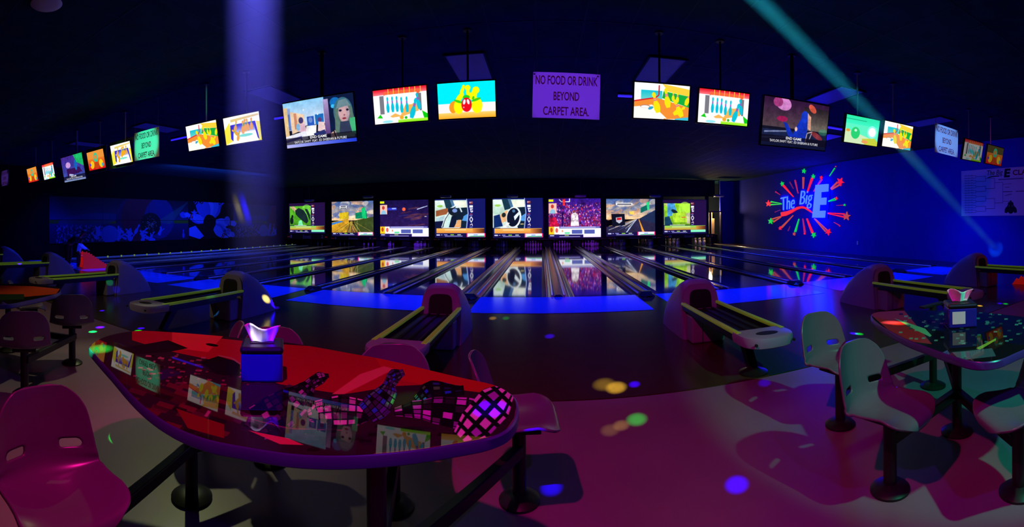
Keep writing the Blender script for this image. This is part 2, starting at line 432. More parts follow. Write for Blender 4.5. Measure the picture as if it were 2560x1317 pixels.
for i in range(17):
    x = X0 + PITCH * i
    if i == 0: lb = 'dark divider along the mural wall beside the outermost lane'
    elif i == 16: lb = 'dark divider along the open aisle by the blue wall'
    else: lb = 'dark lane divider with metal rails between the %s and %s lane from the mural wall' % (ORD[i - 1], ORD[i])
    if i % 2:
        if dt is None: dt = divider('track', x, lb, 0)
        else: dup(dt, (x, YF, 0), 0, lb)
    else:
        if dg_ is None: dg_ = divider('plain', x, lb, 0)
        else: dup(dg_, (x, YF, 0), 0, lb)
# bumper with bright ticks on the left lanes
br = thing('bumper_wall', 'raised white gutter bumper with bright ticks on the mural side lanes', 'bumper', (X0 + PITCH + .0, YF, 0))
MB().rbox((0, 8, .12), (.05, 15, .06), .02).build('bumper_bar', M['rail'], br)
for k in range(22):
    MB().rbox((0.03, .7 + k * .68, .165), (.04, .06, .07), .01).build('tick', M['tick'], br)

# pins
pinv = [(.026, 0), (.029, .015), (.045, .06), (.058, .1), (.0605, .115), (.056, .15), (.042, .2), (.028, .235), (.0235, .255), (.025, .28), (.031, .32), (.0325, .34), (.028, .365), (.015, .379), (.003, .381)]
pin0 = None
rack = [(0, 0)] + [(s * .1525, .264) for s in (-1, 1)] + [(s * .305, .528) for s in (-1, 0, 1)] + [(s * .1525, .792) for s in (-3, -1, 1, 3)]
PINW = ['head pin of its rack', 'left of second row', 'right of second row', 'left of third row', 'middle of third row', 'right of third row', 'far left of back row', 'inner left of back row', 'inner right of back row', 'far right of back row']
left = {0: [], 1: [6, 7], 2: [6, 7, 8], 3: [6, 7, 8], 4: [1, 3, 6, 7]}
for i in range(16):
    for k, (dx, dy) in enumerate(rack):
        if i in left and k not in left[i]: continue
        lb = 'white bowling pin, %s, %s lane from mural wall' % (PINW[k], ORD[i])
        loc = (X0 + PITCH * (i + .5) + dx, 25.35 + dy, .004); gp = 'pins on the %s lane' % ORD[i]
        if pin0 is None:
            p = MB().lathe(pinv, n=12).build('bowling_pin', M['pin'], None, smooth=True); p.location = loc
            pin0 = tag(p, lb, 'pin', gp)
            MB().lathe([(.0275, .236), (.0245, .252), (.024, .268)], n=12).build('stripe', M['pin_red'], pin0)
        else: dup(pin0, loc, 0, lb, gp)
# kickback panels between pin decks
kb0 = None
for i in range(1, 17):
    lb = 'black kickback panel beside the pins, %s from the mural wall' % (ORD[i] if i < 16 else 'seventeenth')
    x = X0 + PITCH * i
    if kb0 is None:
        kb0 = tag(MB().rbox((0, 0, .3), (.5, 1.3, .6), .02).build('kickback', M['curtain']), lb, 'panel', 'kickback panels'); kb0.location = (x, 26.2, 0)
    else: dup(kb0, (x, 26.2, 0), 0, lb)

# ================================================================== SCREENS AT THE PIN END
def bar_bottom(c, box=True):
    c.rect(0, .9, 1, 1, (22, 16, 70)); c.rect(.03, .915, .1, .945, (210, 210, 255)); c.rect(.12, .92, .15, .935, (180, 180, 240))
    for x, col in ((.18, (150, 150, 230)), (.31, (150, 230, 60)), (.45, (190, 220, 200))): c.rect(x, .915, x + .07, .935, col)
    c.rect(.2, .95, .55, .965, (170, 170, 235))
    if box:
        c.rect(.63, .885, 1, .985, (235, 40, 120)); c.rect(.65, .89, .98, .98, (225, 235, 255)); c.rect(.77, .92, .85, .94, (120, 150, 240)); c.poly([(.65, .98), (.72, .955), (.98, .95), (.98, .98)], (40, 160, 110))
def logos(c, x):
    c.rect(x, .07, x + .07, .14, (120, 50, 60)); c.poly([(x, .08), (x + .07, .09), (x, .12)], (200, 150, 160))
    c.rect(x, .17, x + .07, .23, (235, 235, 245)); c.path([(x + .01, .26), (x + .07, .26), (x + .03, .26), (x + .03, .34), (x + .06, .34), (x + .06, .3)], .025, (240, 240, 250))
    c.rect(x + .01, .385, x + .06, .40, (220, 80, 90)); c.rect(x, .42, x + .06, .435, (150, 150, 220))
    c.path([(x + .035, .46), (x + .005, .53), (x + .035, .61), (x + .065, .53), (x + .035, .46)], .022, (225, 225, 235))
    c.path([(x + .01, .68), (x + .05, .64), (x + .06, .7)], .02, (220, 200, 210)); c.rect(x, .72, x + .06, .74, (130, 130, 200))
def ad(c, c0, c1):
    c.grad(.03, .76, .98, .885, c0, c1); c.grad(.75, .77, .98, .88, c1, (90, 40, 20), True); c.rect(.2, .785, .62, .81, (255, 235, 200), .6); c.rect(.15, .735, .5, .75, (225, 235, 240))
def s_glove(bg, accent):
    c = Paint(256, 192, (34, 14, 60)); c.rect(0, 0, .02, 1, (24, 10, 46))
    c.grad(.02, .1, .62, .74, bg, tuple(x * .75 for x in bg)); c.ell(.5, .25, .14, .2, tuple(min(255, x + 40) for x in bg), alpha=.6)
    c.poly([(.03, .12), (.14, .1), (.24, .22), (.18, .3)], (200, 170, 130))
    if accent == 'glove':
        c.poly([(.18, .24), (.28, .16), (.42, .24), (.5, .38), (.55, .6), (.5, .68), (.44, .64), (.36, .56), (.26, .46), (.19, .36)], (22, 40, 44))
        c.poly([(.45, .2), (.52, .2), (.6, .4), (.6, .6), (.56, .5), (.5, .33)], (20, 46, 40)); c.poly([(.28, .58), (.36, .56), (.4, .74), (.26, .74)], (120, 230, 170))
        c.ell(.08, .58, .05, .12, (12, 30, 24)); c.ell(.1, .44, .03, .05, (12, 30, 24))
    else:
        c.poly([(.1, .1), (.26, .1), (.3, .3), (.22, .45), (.1, .5)], (70, 150, 210)); c.ell(.26, .34, .08, .05, (20, 40, 50), .5)
        c.poly([(.2, .4), (.52, .34), (.56, .66), (.24, .66)], (170, 215, 50)); c.rect(.42, .5, .52, .52, (220, 80, 40)); c.poly([(.04, .5), (.14, .48), (.22, .74), (.04, .74)], (20, 60, 90))
        c.poly([(.52, .4), (.62, .36), (.62, .7), (.54, .7)], (190, 190, 150))
    c.rect(.62, .06, .98, .76, (34, 14, 66)); logos(c, .64); ad(c, (130, 220, 90), (210, 150, 60)); c.photo((.02, .1, .62, .74), .14).blur(2); bar_bottom(c, False); c.rect(.63, .885, .98, .955, (130, 240, 190))
    return c.blur(1)
def s_road(seed, flip):
    c = Paint(256, 192, (0, 0, 0)); c.grad(0, 0, 1, .55, (60, 90, 150), (250, 205, 150)); r = random.Random(seed)
    for k in range(26):
        c.ell(r.random(), r.random() * .45, .05 + r.random() * .14, .03 + r.random() * .05, [(230, 160, 110), (90, 110, 170), (245, 225, 200), (60, 80, 140)][k % 4], r.uniform(-.6, .2), .55)
    if not flip:
        c.poly([(0, .6), (.4, .5), (.52, .9), (0, .9)], (205, 150, 35)); c.poly([(0, .62), (.2, .56), (.3, .58), (0, .68)], (50, 120, 200))
        c.poly([(1, .45), (.56, .55), (.52, .9), (1, .9)], (60, 75, 30)); c.poly([(.47, .56), (.5, .56), (.62, .9), (.36, .9)], (110, 80, 45))
        for k in range(16): c.line((.5 + (r.random() - .5) * .1, .58), (r.random(), .9), .012, [(235, 200, 80), (80, 70, 30), (150, 150, 60)][k % 3], .8)
        c.poly([(.18, .33), (.4, .3), (.42, .5), (.2, .52)], (205, 175, 30)); c.path([(.19, .3), (.2, .55)], .012, (220, 190, 60))
        c.poly([(.58, .34), (.84, .28), (.86, .5), (.58, .5)], (10, 130, 90)); c.poly([(.72, .22), (.8, .16), (.84, .5), (.74, .5)], (20, 190, 110)); c.path([(.62, .5), (.62, .85)], .01, (200, 190, 150))
        c.rect(.2, .12, .37, .21, (245, 245, 250)); c.rect(.21, .135, .36, .165, (30, 30, 40)); c.rect(.21, .18, .36, .2, (30, 30, 40))
    else:
        c.poly([(0, .75), (.6, .54), (1, .5), (1, .9), (0, .9)], (40, 36, 66)); c.poly([(1, .3), (.66, .54), (1, .66)], (30, 44, 80))
        for k in range(12): c.line((.62, .55), (r.random() * .5, .72 + r.random() * .2), .012, [(250, 200, 120), (60, 90, 140), (220, 220, 230)][k % 3], .8)
        c.poly([(.655, .55), (.67, .55), (.78, .9), (.73, .9)], (225, 150, 50)); c.poly([(.6, .56), (.61, .56), (.42, .9), (.39, .9)], (170, 190, 220))
        c.poly([(.1, .4), (.37, .4), (.38, .7), (.12, .74)], (14, 16, 34)); c.poly([(.19, .5), (.31, .48), (.32, .6), (.26, .66), (.2, .61)], (190, 190, 210)); c.poly([(.21, .51), (.3, .5), (.3, .56), (.21, .57)], (210, 30, 40))
        c.poly([(.7, .24), (.86, .14), (.84, .3), (.7, .38)], (16, 100, 90)); c.poly([(.82, .1), (.88, .06), (.88, .3), (.84, .3)], (40, 220, 130)); c.poly([(.46, .34), (.56, .33), (.56, .42), (.47, .42)], (230, 200, 90))
        c.rect(.2, .11, .53, .17, (245, 245, 250)); c.rect(.22, .125, .51, .155, (40, 40, 60))
    c.photo((0, 0, 1, .9), .13).blur(3); c.rect(.2, .12, .37, .17, (245, 245, 250)) if not flip else c.rect(.2, .11, .53, .17, (245, 245, 250)); c.rect(.22, .13, .35 if not flip else .51, .155, (40, 40, 60)); bar_bottom(c); return c.blur(1)
def s_game(kind):
    c = Paint(256, 192, (26, 16, 74)); r = random.Random(5)
    if kind == 0:
        c.grad(0, 0, 1, .72, (22, 14, 66), (40, 22, 80))
        for k in range(24): c.ell(.72 + r.gauss(0, .15), .45 + r.gauss(0, .1), .12, .02, [(110, 50, 50), (50, 40, 110), (150, 80, 60), (30, 30, 90)][k % 4], -.15, .4)
        c.ell(.5, .25, .035, .05, (235, 95, 60)); c.poly([(.77, .24), (.98, .16), (.98, .18), (.77, .27)], (190, 200, 235)); c.rect(.92, .44, .96, .46, (220, 210, 230))
        c.rect(.15, .2, .35, .27, (50, 60, 210)); c.rect(.25, .21, .34, .24, (170, 190, 255))
    else:
        c.grad(0, 0, 1, .72, (44, 20, 130), (120, 30, 90))
        for k in range(620): c.ell(r.random(), .12 + r.random() ** .8 * .58, .006 + .008 * r.random(), .012 + .014 * r.random(), [(170, 60, 150), (60, 40, 160), (220, 160, 200), (200, 40, 70), (40, 20, 110), (110, 80, 200)][r.randrange(6)], 0, .9)
        c.poly([(.43, .4), (.5, .34), (.56, .42), (.58, .7), (.42, .7)], (240, 225, 235)); c.ell(.48, .33, .025, .04, (120, 60, 60)); c.poly([(.02, .5), (.12, .46), (.2, .7), (.02, .72)], (190, 20, 60))
        c.rect(.25, .35, .28, .7, (30, 10, 90)); c.path([(.2, .02), (.24, .08), (.4, .08), (.4, .0)], .02, (245, 235, 240)); c.poly([(.26, .01), (.32, .01), (.31, .18), (.27, .18)], (235, 50, 60))
    c.photo((0, 0, 1, .72), .16 if kind == 0 else .3, 8).blur(2)
    c.rect(.0, .02, .09, .08, (220, 235, 20)); c.rect(0, .12, .15, .38, (250, 190, 170)); c.ell(.07, .2, .03, .05, (190, 60, 50)); c.poly([(.02, .38), (.03, .3), (.07, .26), (.12, .3), (.13, .38)], (140, 190, 220))
    c.rect(.2, .715, .98, .755, (110, 110, 200)); c.rect(.22, .725, .9, .745, (190, 190, 240)); c.rect(0, .715, .1, .915, (250, 200, 20)); c.rect(.1, .715, .2, .915, (250, 235, 235))
    c.ell(.05, .8, .025, .06, (190, 70, 20)); c.ell(.15, .81, .025, .06, (235, 90, 70)); c.rect(.2, .76, 1, .92, (245, 248, 255)); c.ell(.26, .83, .015, .03, (240, 150, 100)); c.rect(.3, .86, .4, .9, (90, 220, 150))
    c.rect(.44, .8, .64, .9, (80, 90, 170)); c.rect(.68, .8, .88, .9, (80, 90, 170)); c.rect(.0, .92, 1, 1, (30, 20, 90)); c.rect(.02, .935, .1, .955, (230, 230, 255)); c.rect(.3, .935, .38, .95, (180, 220, 90)); c.rect(.2, .965, .6, .98, (190, 190, 240)); c.rect(.66, .92, 1, .99, (240, 230, 255))
    return c.blur(1)
def s_drive(kind):
    c = Paint(256, 192, (16, 26, 96)); c.rect(0, .03, .66, .74, (205, 225, 215)); c.grad(.02, .03, .25, .4, (230, 245, 235), (170, 205, 190)); c.rect(.3, .06, .65, .22, (235, 240, 220)); c.ell(.1, .18, .06, .03, (150, 200, 90))
    c.poly([(.18, .02), (.36, .02), (.42, .24), (.24, .3)], (24, 56, 74)); c.poly([(.3, .02), (.36, .02), (.42, .24), (.36, .24)], (70, 110, 150)); c.poly([(.38, .24), (.66, .22), (.66, .74), (.5, .74)], (16, 34, 56)); c.poly([(.56, .46), (.66, .38), (.66, .58), (.54, .56)], (80, 150, 220))
    if kind == 0:
        c.poly([(.02, .3), (.26, .23), (.28, .38), (.02, .45)], (150, 85, 50)); c.poly([(.02, .5), (.2, .42), (.18, .56), (.02, .58)], (170, 200, 210)); c.poly([(.0, .58), (.2, .56), (.16, .76), (0, .76)], (16, 20, 60))
        c.path([(.14, .74), (.2, .5), (.32, .24), (.42, .17), (.5, .22), (.54, .34)], .035, (210, 225, 230)); c.path([(.15, .74), (.21, .52), (.33, .28), (.42, .2)], .016, (30, 40, 60))
        c.ell(.38, .34, .12, .1, (20, 30, 44), .4); c.ell(.4, .3, .05, .05, (120, 150, 220)); c.poly([(.28, .4), (.34, .5), (.28, .74), (.2, .74)], (190, 220, 220)); c.poly([(.34, .44), (.46, .44), (.4, .74), (.28, .74)], (14, 24, 50)); c.ell(.5, .46, .07, .12, (16, 30, 50), .3); c.poly([(.46, .54), (.53, .54), (.52, .74), (.38, .74)], (225, 165, 110))
    else:
        c.poly([(.02, .44), (.14, .4), (.2, .7), (.02, .74)], (14, 40, 100)); c.poly([(.14, .42), (.28, .3), (.34, .38), (.3, .56), (.18, .62)], (228, 175, 125)); c.ell(.42, .48, .15, .27, (225, 235, 235), .15); c.ell(.41, .48, .125, .235, (14, 20, 44), .15)
        c.poly([(.42, .46), (.52, .34), (.54, .4), (.44, .56)], (215, 225, 230)); c.poly([(.2, .74), (.28, .6), (.34, .62), (.28, .74)], (235, 240, 245)); c.ell(.42, .32, .03, .04, (70, 110, 150)); c.ell(.22, .42, .04, .06, (30, 40, 44), .6); c.rect(.55, .64, .62, .66, (235, 210, 120))
    c.photo((0, .03, .66, .74), .06).blur(2)
    c.poly([(.63, .0), (.645, .0), (.675, .38), (.64, .76), (.62, .76), (.655, .38)], (150, 170, 220)); c.poly([(.645, 0), (1, 0), (1, .76), (.64, .76), (.675, .38)], (18, 22, 96)); logos(c, .69); ad(c, (245, 185, 90), (225, 140, 60)); bar_bottom(c); return c.blur(1)
SCR = [(767, s_glove((90, 190, 40), 'glove'), 'green picture of a black glove', (722, 812)), (880, s_road(2, 0), 'sunset road with yellow and green billboards', (829, 933)), (1010, s_game(0), 'dark arena with an orange ball and score strip', (950, 1071)),
       (1149, s_drive(0), 'driver gripping the wheel with two arms', (1087, 1213)), (1295, s_drive(1), 'one hand on a pale steering wheel', (1232, 1357)), (1437, s_game(1), 'purple crowd under a basketball hoop', (1372, 1502)),
       (1577, s_road(9, 1), 'highway picture with a dark shield billboard', (1516, 1638)), (1711, s_glove((150, 220, 40), 'box'), 'lime green picture beside dark panel', (1658, 1766))]
BOT = [583, 590, 592, 594, 595, 594, 590, 584]; TOP = [507, 503, 500, 497, 495, 496, 497, 500]
for k, (uc, cv, what, (ua, ub)) in enumerate(SCR):
    a = on_y(ua, (TOP[k] + BOT[k]) / 2, YD); b = on_y(ub, (TOP[k] + BOT[k]) / 2, YD)
    zt, zb = on_y(uc, TOP[k], YD).z, on_y(uc, BOT[k], YD).z
    cx, wd, zc_, ht = (a.x + b.x) / 2, b.x - a.x, (zt + zb) / 2, zt - zb
    t = thing('masking_screen', 'large screen above the pins showing a %s' % what, 'screen', (cx, YD, zb), 0, 'screens above the pins')
    MB().box((0, .06, ht / 2), (wd + .10, .06, ht + .08)).build('backing', M['black'], t)
    quad_uv('picture', [(-wd / 2, .028, 0), (wd / 2, .028, 0), (wd / 2, .028, ht), (-wd / 2, .028, ht)], print_mat('screen_picture_%d' % k, cv.image('screen_picture_%d' % k), 1.15, .6), t)
    # board under the screen with lane numbers
    p = Paint(384, 44, (5, 4, 16))
    p.text(str(2 * k + 1), .09, .15, .125 if k < 4 else .145, .75, (44, 34, 120), .02); p.text(str(2 * k + 2), .84, .15, .875 if k < 4 else .90, .75, (44, 34, 120), .02)
    p.text('Brunswick', .40, .1, .60, .85, (30, 26, 105), .01, .2)
    for q in (.02, .055, .925, .955): p.rect(q, .45, q + .02, .62, (120, 40, 30))
    zb2 = .42
    tb = thing('lane_number_board', 'black strip numbered %d and %d under the %s' % (2 * k + 1, 2 * k + 2, ' '.join(what.split()[:6])), 'board', (TRACK[k], YD, 0), 0, 'lane number boards')
    MB().box((0, .065, (zb + zb2) / 2 - .02), (3.40, .05, zb - zb2 - .05)).build('board', M['black'], tb)
    quad_uv('lettering', [(-1.62, .035, zb2 + .0), (1.62, .035, zb2 + .0), (1.62, .035, zb - .05), (-1.62, .035, zb - .05)], print_mat('number_strip_%d' % k, p.image('number_strip_%d' % k), .5, .6), tb)  # printed strip is given a faint glow of its own
# black posts between screens
prev = None
edges = [(s[3][0], s[3][1]) for s in SCR]
for k in range(9):
    u0 = edges[k - 1][1] if k > 0 else edges[0][0] - 14
    u1 = edges[k][0] if k < 8 else edges[7][1] + 6
    x0, x1 = on_y(u0, 550, YD).x + .06, on_y(u1, 550, YD).x - .06
    lb = ['black upright left of the green glove screen', *['black upright between the screens of the %s and %s lane pairs' % (ORD[i], ORD[i + 1]) for i in range(7)], 'black upright between the last screen and the doorway'][k]
    tag(MB().box(((x0 + x1) / 2, YD + .115, 1.80), (max(.1, x1 - x0 + .2), .04, 2.34)).build('screen_surround', M['wall_black']), lb, 'surround', 'black uprights between screens')
# small projectors above the screens
for k, (u, v) in enumerate(((773, 501), (920, 492), (1114, 491), (1281, 490), (1451, 490), (1638, 490), (1797, 489))):
    c = on_y(u, v, 24.6)
    lb = ['small projector above the %s screen from the mural wall' % ORD[i] for i in (0, 1, 3, 4, 5, 6)][k] if k < 6 else 'small blue-lit projector beside the doorway'
    t = thing('projector', lb, 'projector', (c.x, c.y, c.z), 0, 'projectors above the screens')
    MB().rbox((0, 0, 0), (.62, .3, .13), .03).build('body', M['hood'], t)
    MB().box((0, -.152, -.055), (.56, .012, .02)).build('front_edge', M['white'], t)
    MB().cyl((0, 0, .06), (0, 0, ZC - c.z), .02, .02, 8).build('hanger', M['black_metal'], t)

# ================================================================== HANGING MONITORS
YT = 5.48
def c_turkey(bgt, body, flip=0):
    c = Paint(160, 96, bgt); c.rect(0, .58, 1, 1, (250, 240, 240)) if flip == 0 else c.grad(0, .4, 1, 1, (240, 130, 40), (220, 20, 30)); c.grad(0, .84, 1, 1, (250, 210, 110), (250, 170, 40)) if flip == 0 else None
    r = random.Random(3)
    if flip == 0:
        c.ell(.27, .68, .075, .17, (245, 150, 30), .15); c.ell(.36, .68, .085, .2, body); c.ell(.68, .66, .095, .22, body)
        for x, y, a, b, q in ((.385, .42, .045, .17, .75), (.43, .24, .032, .1, .45), (.455, .13, .026, .06, .5), (.53, .27, .03, .14, 0), (.53, .16, .05, .075, .1), (.585, .4, .05, .12, -.7), (.64, .34, .05, .16, .1), (.67, .24, .062, .1, -.1)): c.ell(x, y, a, b, body, q)
        c.ell(.5, .42, .06, .06, (40, 205, 20)); c.ell(.36, .53, .085, .035, (60, 205, 20), .35); c.ell(.67, .5, .085, .035, (60, 205, 20), -.3); c.ell(.62, .45, .02, .05, (60, 205, 20), .4)
        c.ell(.5, .63, .09, .2, (235, 10, 30)); c.ell(.462, .55, .022, .075, (250, 240, 240), .25); c.ell(.53, .55, .022, .075, (250, 240, 240), -.25); c.ell(.45, .7, .012, .02, (250, 200, 200))
    else:
        c.ell(.5, .36, .13, .26, (60, 200, 150)); c.ell(.5, .34, .08, .12, (230, 140, 60)); c.ell(.24, .72, .12, .22, (250, 200, 30), .5); c.ell(.78, .72, .12, .22, (250, 210, 30), -.4); c.ell(.5, .78, .14, .2, (200, 70, 20)); c.ell(.86, .8, .06, .1, (70, 170, 190)); c.ell(.12, .7, .05, .08, (80, 60, 220))
    return c
def c_curtain(dark=1.0):
    c = Paint(160, 96, (250, 245, 250)); c.grad(0, 0, 1, .16, (225, 20, 40), (250, 120, 130))
    for k in range(7): c.ell(.24 + k * .1, .13, .045, .07, (245, 100, 60)); c.rect(.285 + k * .1, 0, .3 + k * .1, .16, (250, 200, 60))
    c.rect(.12, .18, .2, .72, (120, 120, 130)); c.rect(.82, .2, .9, .7, (120, 120, 130)); c.poly([(.22, .16), (.82, .16), (.86, .7), (.6, .84), (.5, .72), (.4, .82), (.2, .78)], (255, 255, 255))
    c.poly([(.2, .7), (.3, .8), (.4, .72), (.5, .8), (.6, .5), (.72, .5), (.84, .4), (.84, .7), (.56, .82), (.34, .84)], (240, 180, 90))
    for x in (.27, .36, .445, .53, .63): c.pin(x, .68 if x < .5 else .72, .46, (10, 190, 215), 0, (190, 30, 190), .52)
    c.pin(.70, .9, .6, (10, 190, 215), .3, (190, 30, 190), .65); c.pin(.86, .66, .48, (10, 190, 215), -.15, (190, 30, 190), .6)
    c.poly([(.05, .82), (.12, .72), (.16, .84)], (20, 200, 20)); c.poly([(.9, .7), (1, .8), (1, 1), (.94, .96)], (10, 200, 10)); c.grad(.45, .92, 1, 1, (190, 240, 80), (130, 230, 20)); c.ell(.52, .86, .04, .05, (240, 170, 40)); c.ell(.6, .87, .025, .04, (30, 180, 30)); c.ell(.25, .95, .1, .04, (150, 230, 240))
    if dark < 1: c.a *= dark
    return c
def c_lane():
    c = Paint(160, 96, (255, 253, 250)); c.grad(.12, .2, .5, .5, (20, 190, 210), (120, 210, 200)); c.poly([(.5, .0), (1, .1), (1, .3), (.6, .2)], (245, 205, 60)); c.poly([(.52, .2), (1, .3), (1, .62), (.5, .4)], (20, 170, 60))
    c.poly([(0, .52), (.4, .4), (1, .62), (1, .95), (.55, 1), (.3, .62), (0, .68)], (240, 140, 50)); c.poly([(0, .7), (.32, .6), (.6, .98), (0, 1)], (255, 250, 240)); c.path([(0, .52), (.38, .4), (.44, .32), (.44, .04)], .035, (215, 20, 40)); c.poly([(.75, .97), (1, .9), (1, 1), (.75, 1)], (60, 190, 220))
    for x, y, h, a in ((.44, .82, .6, -.3), (.62, .66, .56, -.2), (.7, .46, .28, 0), (.78, .5, .3, 0), (.72, .84, .42, 1.0), (.88, .9, .56, -.5), (.94, .56, .4, .3)): c.pin(x, y, h, (240, 225, 20), a, (225, 90, 170))
    c.ell(.2, .66, .09, .05, (190, 130, 110)); c.ell(.2, .67, .075, .035, (255, 252, 250)); c.ell(.3, .7, .05, .04, (50, 160, 200), -.4); return c
def c_gate(pale=0):
    c = Paint(160, 96, (255, 252, 245)); c.poly([(.0, .45), (.16, .2), (.2, .9), (0, 1)], (240, 225, 60)); c.poly([(.9, .3), (1, .35), (1, 1), (.92, 1)], (240, 225, 60)); c.poly([(.2, .1), (.98, .06), (.98, .12), (.2, .2)], (225, 200, 110))
    c.grad(.22, .3, .88, .62, (50, 40, 190), (190, 200, 250)); c.poly([(.18, .3), (.28, .3), (.22, .9), (.16, .8)], (50, 40, 190)); c.poly([(.82, .3), (.88, .3), (.94, .96), (.9, .9)], (50, 40, 190))
    for x, y, h, a in ((.3, .55, .4, .3), (.4, .72, .4, -.9), (.52, .68, .48, .1), (.6, .62, .46, 0), (.68, .6, .44, -.1), (.76, .58, .42, .1), (.34, .9, .4, .4)): c.pin(x, y, h, (235, 165, 30) if not pale else (90, 110, 220), a, (60, 190, 60)); c.ell(.58, .74, .2, .05, (120, 220, 200), alpha=.5)
    return c
def c_ball():
    c = Paint(160, 96, (90, 235, 190)); c.grad(0, 0, 1, .3, (40, 225, 160), (60, 235, 190)); c.rect(0, .12, .6, .14, (20, 150, 110)); c.poly([(0, .5), (.3, .6), (.9, .8), (1, 1), (0, 1)], (200, 225, 180)); c.poly([(.5, .8), (.9, .72), (1, .84), (1, 1), (.6, 1)], (190, 200, 60))
    c.ell(.3, .62, .13, .22, (40, 200, 110)); c.ell(.3, .52, .04, .05, (190, 240, 210)); c.ell(.08, .55, .06, .05, (220, 150, 60)); c.ell(.8, .5, .15, .24, (140, 255, 225)); c.ell(.8, .5, .11, .17, (255, 255, 255)); c.ell(.6, .9, .1, .06, (230, 150, 90)); return c  # beam glare painted into the picture as teal tint and white disc
def c_video(kind):
    c = Paint(320, 180, (20, 20, 40), 2)
    if kind == 0:
        c.grad(0, 0, .6, .55, (140, 205, 250), (235, 235, 250)); c.rect(0, .1, .06, .95, (240, 205, 150)); c.rect(.06, .12, .1, .62, (150, 170, 220)); c.poly([(.1, .2), (.3, .3), (.3, .62), (.1, .7)], (245, 210, 175)); c.rect(.15, .25, .19, .6, (210, 140, 110)); c.rect(.06, .25, .09, .6, (90, 120, 190))
        c.rect(.34, .36, .44, .56, (40, 90, 190)); c.ell(.39, .44, .03, .06, (110, 140, 210)); c.rect(.46, .34, .58, .56, (30, 110, 190)); c.ell(.25, .42, .035, .07, (70, 60, 120)); c.poly([(.2, .66), (.25, .48), (.3, .5), (.33, .72)], (235, 190, 210)); c.ell(.2, .56, .03, .08, (140, 190, 230))
        c.ell(.52, .46, .03, .05, (90, 60, 120)); c.poly([(.48, .7), (.5, .5), (.58, .52), (.6, .72)], (235, 205, 205)); c.poly([(.32, .56), (.47, .56), (.45, .78), (.3, .78)], (255, 255, 255)); c.poly([(.0, .74), (.3, .66), (.34, .84), (0, .96)], (240, 240, 252)); c.poly([(0, .82), (.24, .76), (.25, .95), (.22, .95), (.22, .82), (0, .88)], (90, 90, 180)); c.poly([(.42, .74), (.58, .68), (.6, .86), (.44, .9)], (40, 50, 110)); c.ell(.3, .2, .01, .015, (255, 255, 255)); c.ell(.5, .34, .01, .015, (255, 255, 255))
        c.rect(.6, 0, 1, 1, (14, 28, 66)); c.grad(.59, .05, .66, .8, (180, 160, 210), (90, 60, 120)); c.ell(.75, .14, .07, .1, (20, 110, 190)); c.ell(.72, .22, .03, .04, (60, 190, 250)); c.ell(.85, .36, .13, .3, (60, 110, 130)); c.poly([(.74, .3), (.72, .9), (.98, .9), (.99, .5), (.97, .3), (.86, .1)], (90, 120, 110)); c.poly([(.93, .5), (1, .5), (1, .85), (.93, .8)], (70, 190, 130))
        c.ell(.86, .38, .075, .2, (190, 160, 175)); c.ell(.845, .4, .05, .18, (215, 170, 175)); c.ell(.815, .33, .02, .022, (30, 24, 50)); c.ell(.91, .33, .018, .022, (30, 24, 50)); c.ell(.865, .43, .012, .02, (160, 100, 110)); c.ell(.86, .5, .027, .02, (150, 50, 70)); c.poly([(.76, .28), (.8, .12), (.9, .1), (.96, .26), (.9, .25), (.82, .27)], (110, 140, 150)); c.poly([(.8, .56), (.92, .56), (.95, .8), (.78, .8)], (50, 60, 90)); c.poly([(.66, .78), (.72, .72), (.76, .9), (.66, .95)], (220, 175, 150)); c.path([(.7, .7), (.73, .9)], .03, (16, 20, 44))
    elif kind == 1:
        c.grad(0, 0, 1, .6, (50, 20, 60), (90, 70, 80)); c.grad(.6, .1, 1, .6, (40, 30, 40), (120, 110, 100)); c.ell(.28, .1, .12, .14, (225, 140, 215), .2); c.ell(.2, .08, .07, .1, (170, 60, 130)); c.ell(.73, .12, .07, .07, (225, 90, 70), .6); c.ell(.28, .42, .08, .06, (170, 30, 90)); c.grad(0, .66, 1, 1, (30, 40, 80), (14, 18, 50)); c.line((.03, .72), (.4, .66), .03, (120, 130, 170)); c.line((.0, .84), (.4, .8), .03, (60, 70, 120))
        c.poly([(.3, .48), (.36, .5), (.46, .72), (.52, .5), (.58, .3), (.66, .3), (.68, .6), (.64, .9), (.46, .9), (.38, .74)], (20, 50, 190)); c.ell(.62, .32, .06, .13, (24, 60, 210)); c.poly([(.66, .22), (.72, .3), (.73, .6), (.68, .56)], (225, 165, 140)); c.path([(.66, .86), (.68, .66), (.76, .62), (.72, .8)], .025, (200, 180, 190)); c.ell(.84, .7, .1, .06, (190, 60, 60), .4, .7); c.ell(.94, .6, .08, .07, (60, 140, 110), 0, .6); c.ell(.5, .6, .02, .05, (220, 180, 170))
    else:
        c.grad(0, 0, 1, 1, (70, 40, 150), (60, 90, 190)); c.poly([(.6, 0), (1, 0), (1, .5), (.7, .3)], (30, 190, 110)); c.ell(.3, .35, .12, .12, (210, 160, 230)); c.poly([(.2, .5), (.8, .5), (.9, .7), (.2, .8)], (60, 20, 90)); c.ell(.65, .4, .06, .2, (20, 110, 200)); c.poly([(.3, .7), (.5, .75), (.4, 1), (.25, 1)], (190, 200, 250)); c.grad(0, .86, 1, 1, (60, 70, 160), (150, 170, 210))
    c.photo(None, .06 if kind == 0 else .12, 12).blur(3)
    c.rect(0, .78, 1, .93, (14, 10, 26), .72)
    if kind == 0: c.grad(0, .93, 1, 1, (190, 190, 250), (30, 60, 220), True)
    c.text('END GAME', .36, .785, .60, .845, (255, 255, 255), .03); c.text('TAYLOR SWIFT FEAT. ED SHEERAN & FUTURE', .12, .865, .87, .92, (245, 245, 250), .02)
    return c
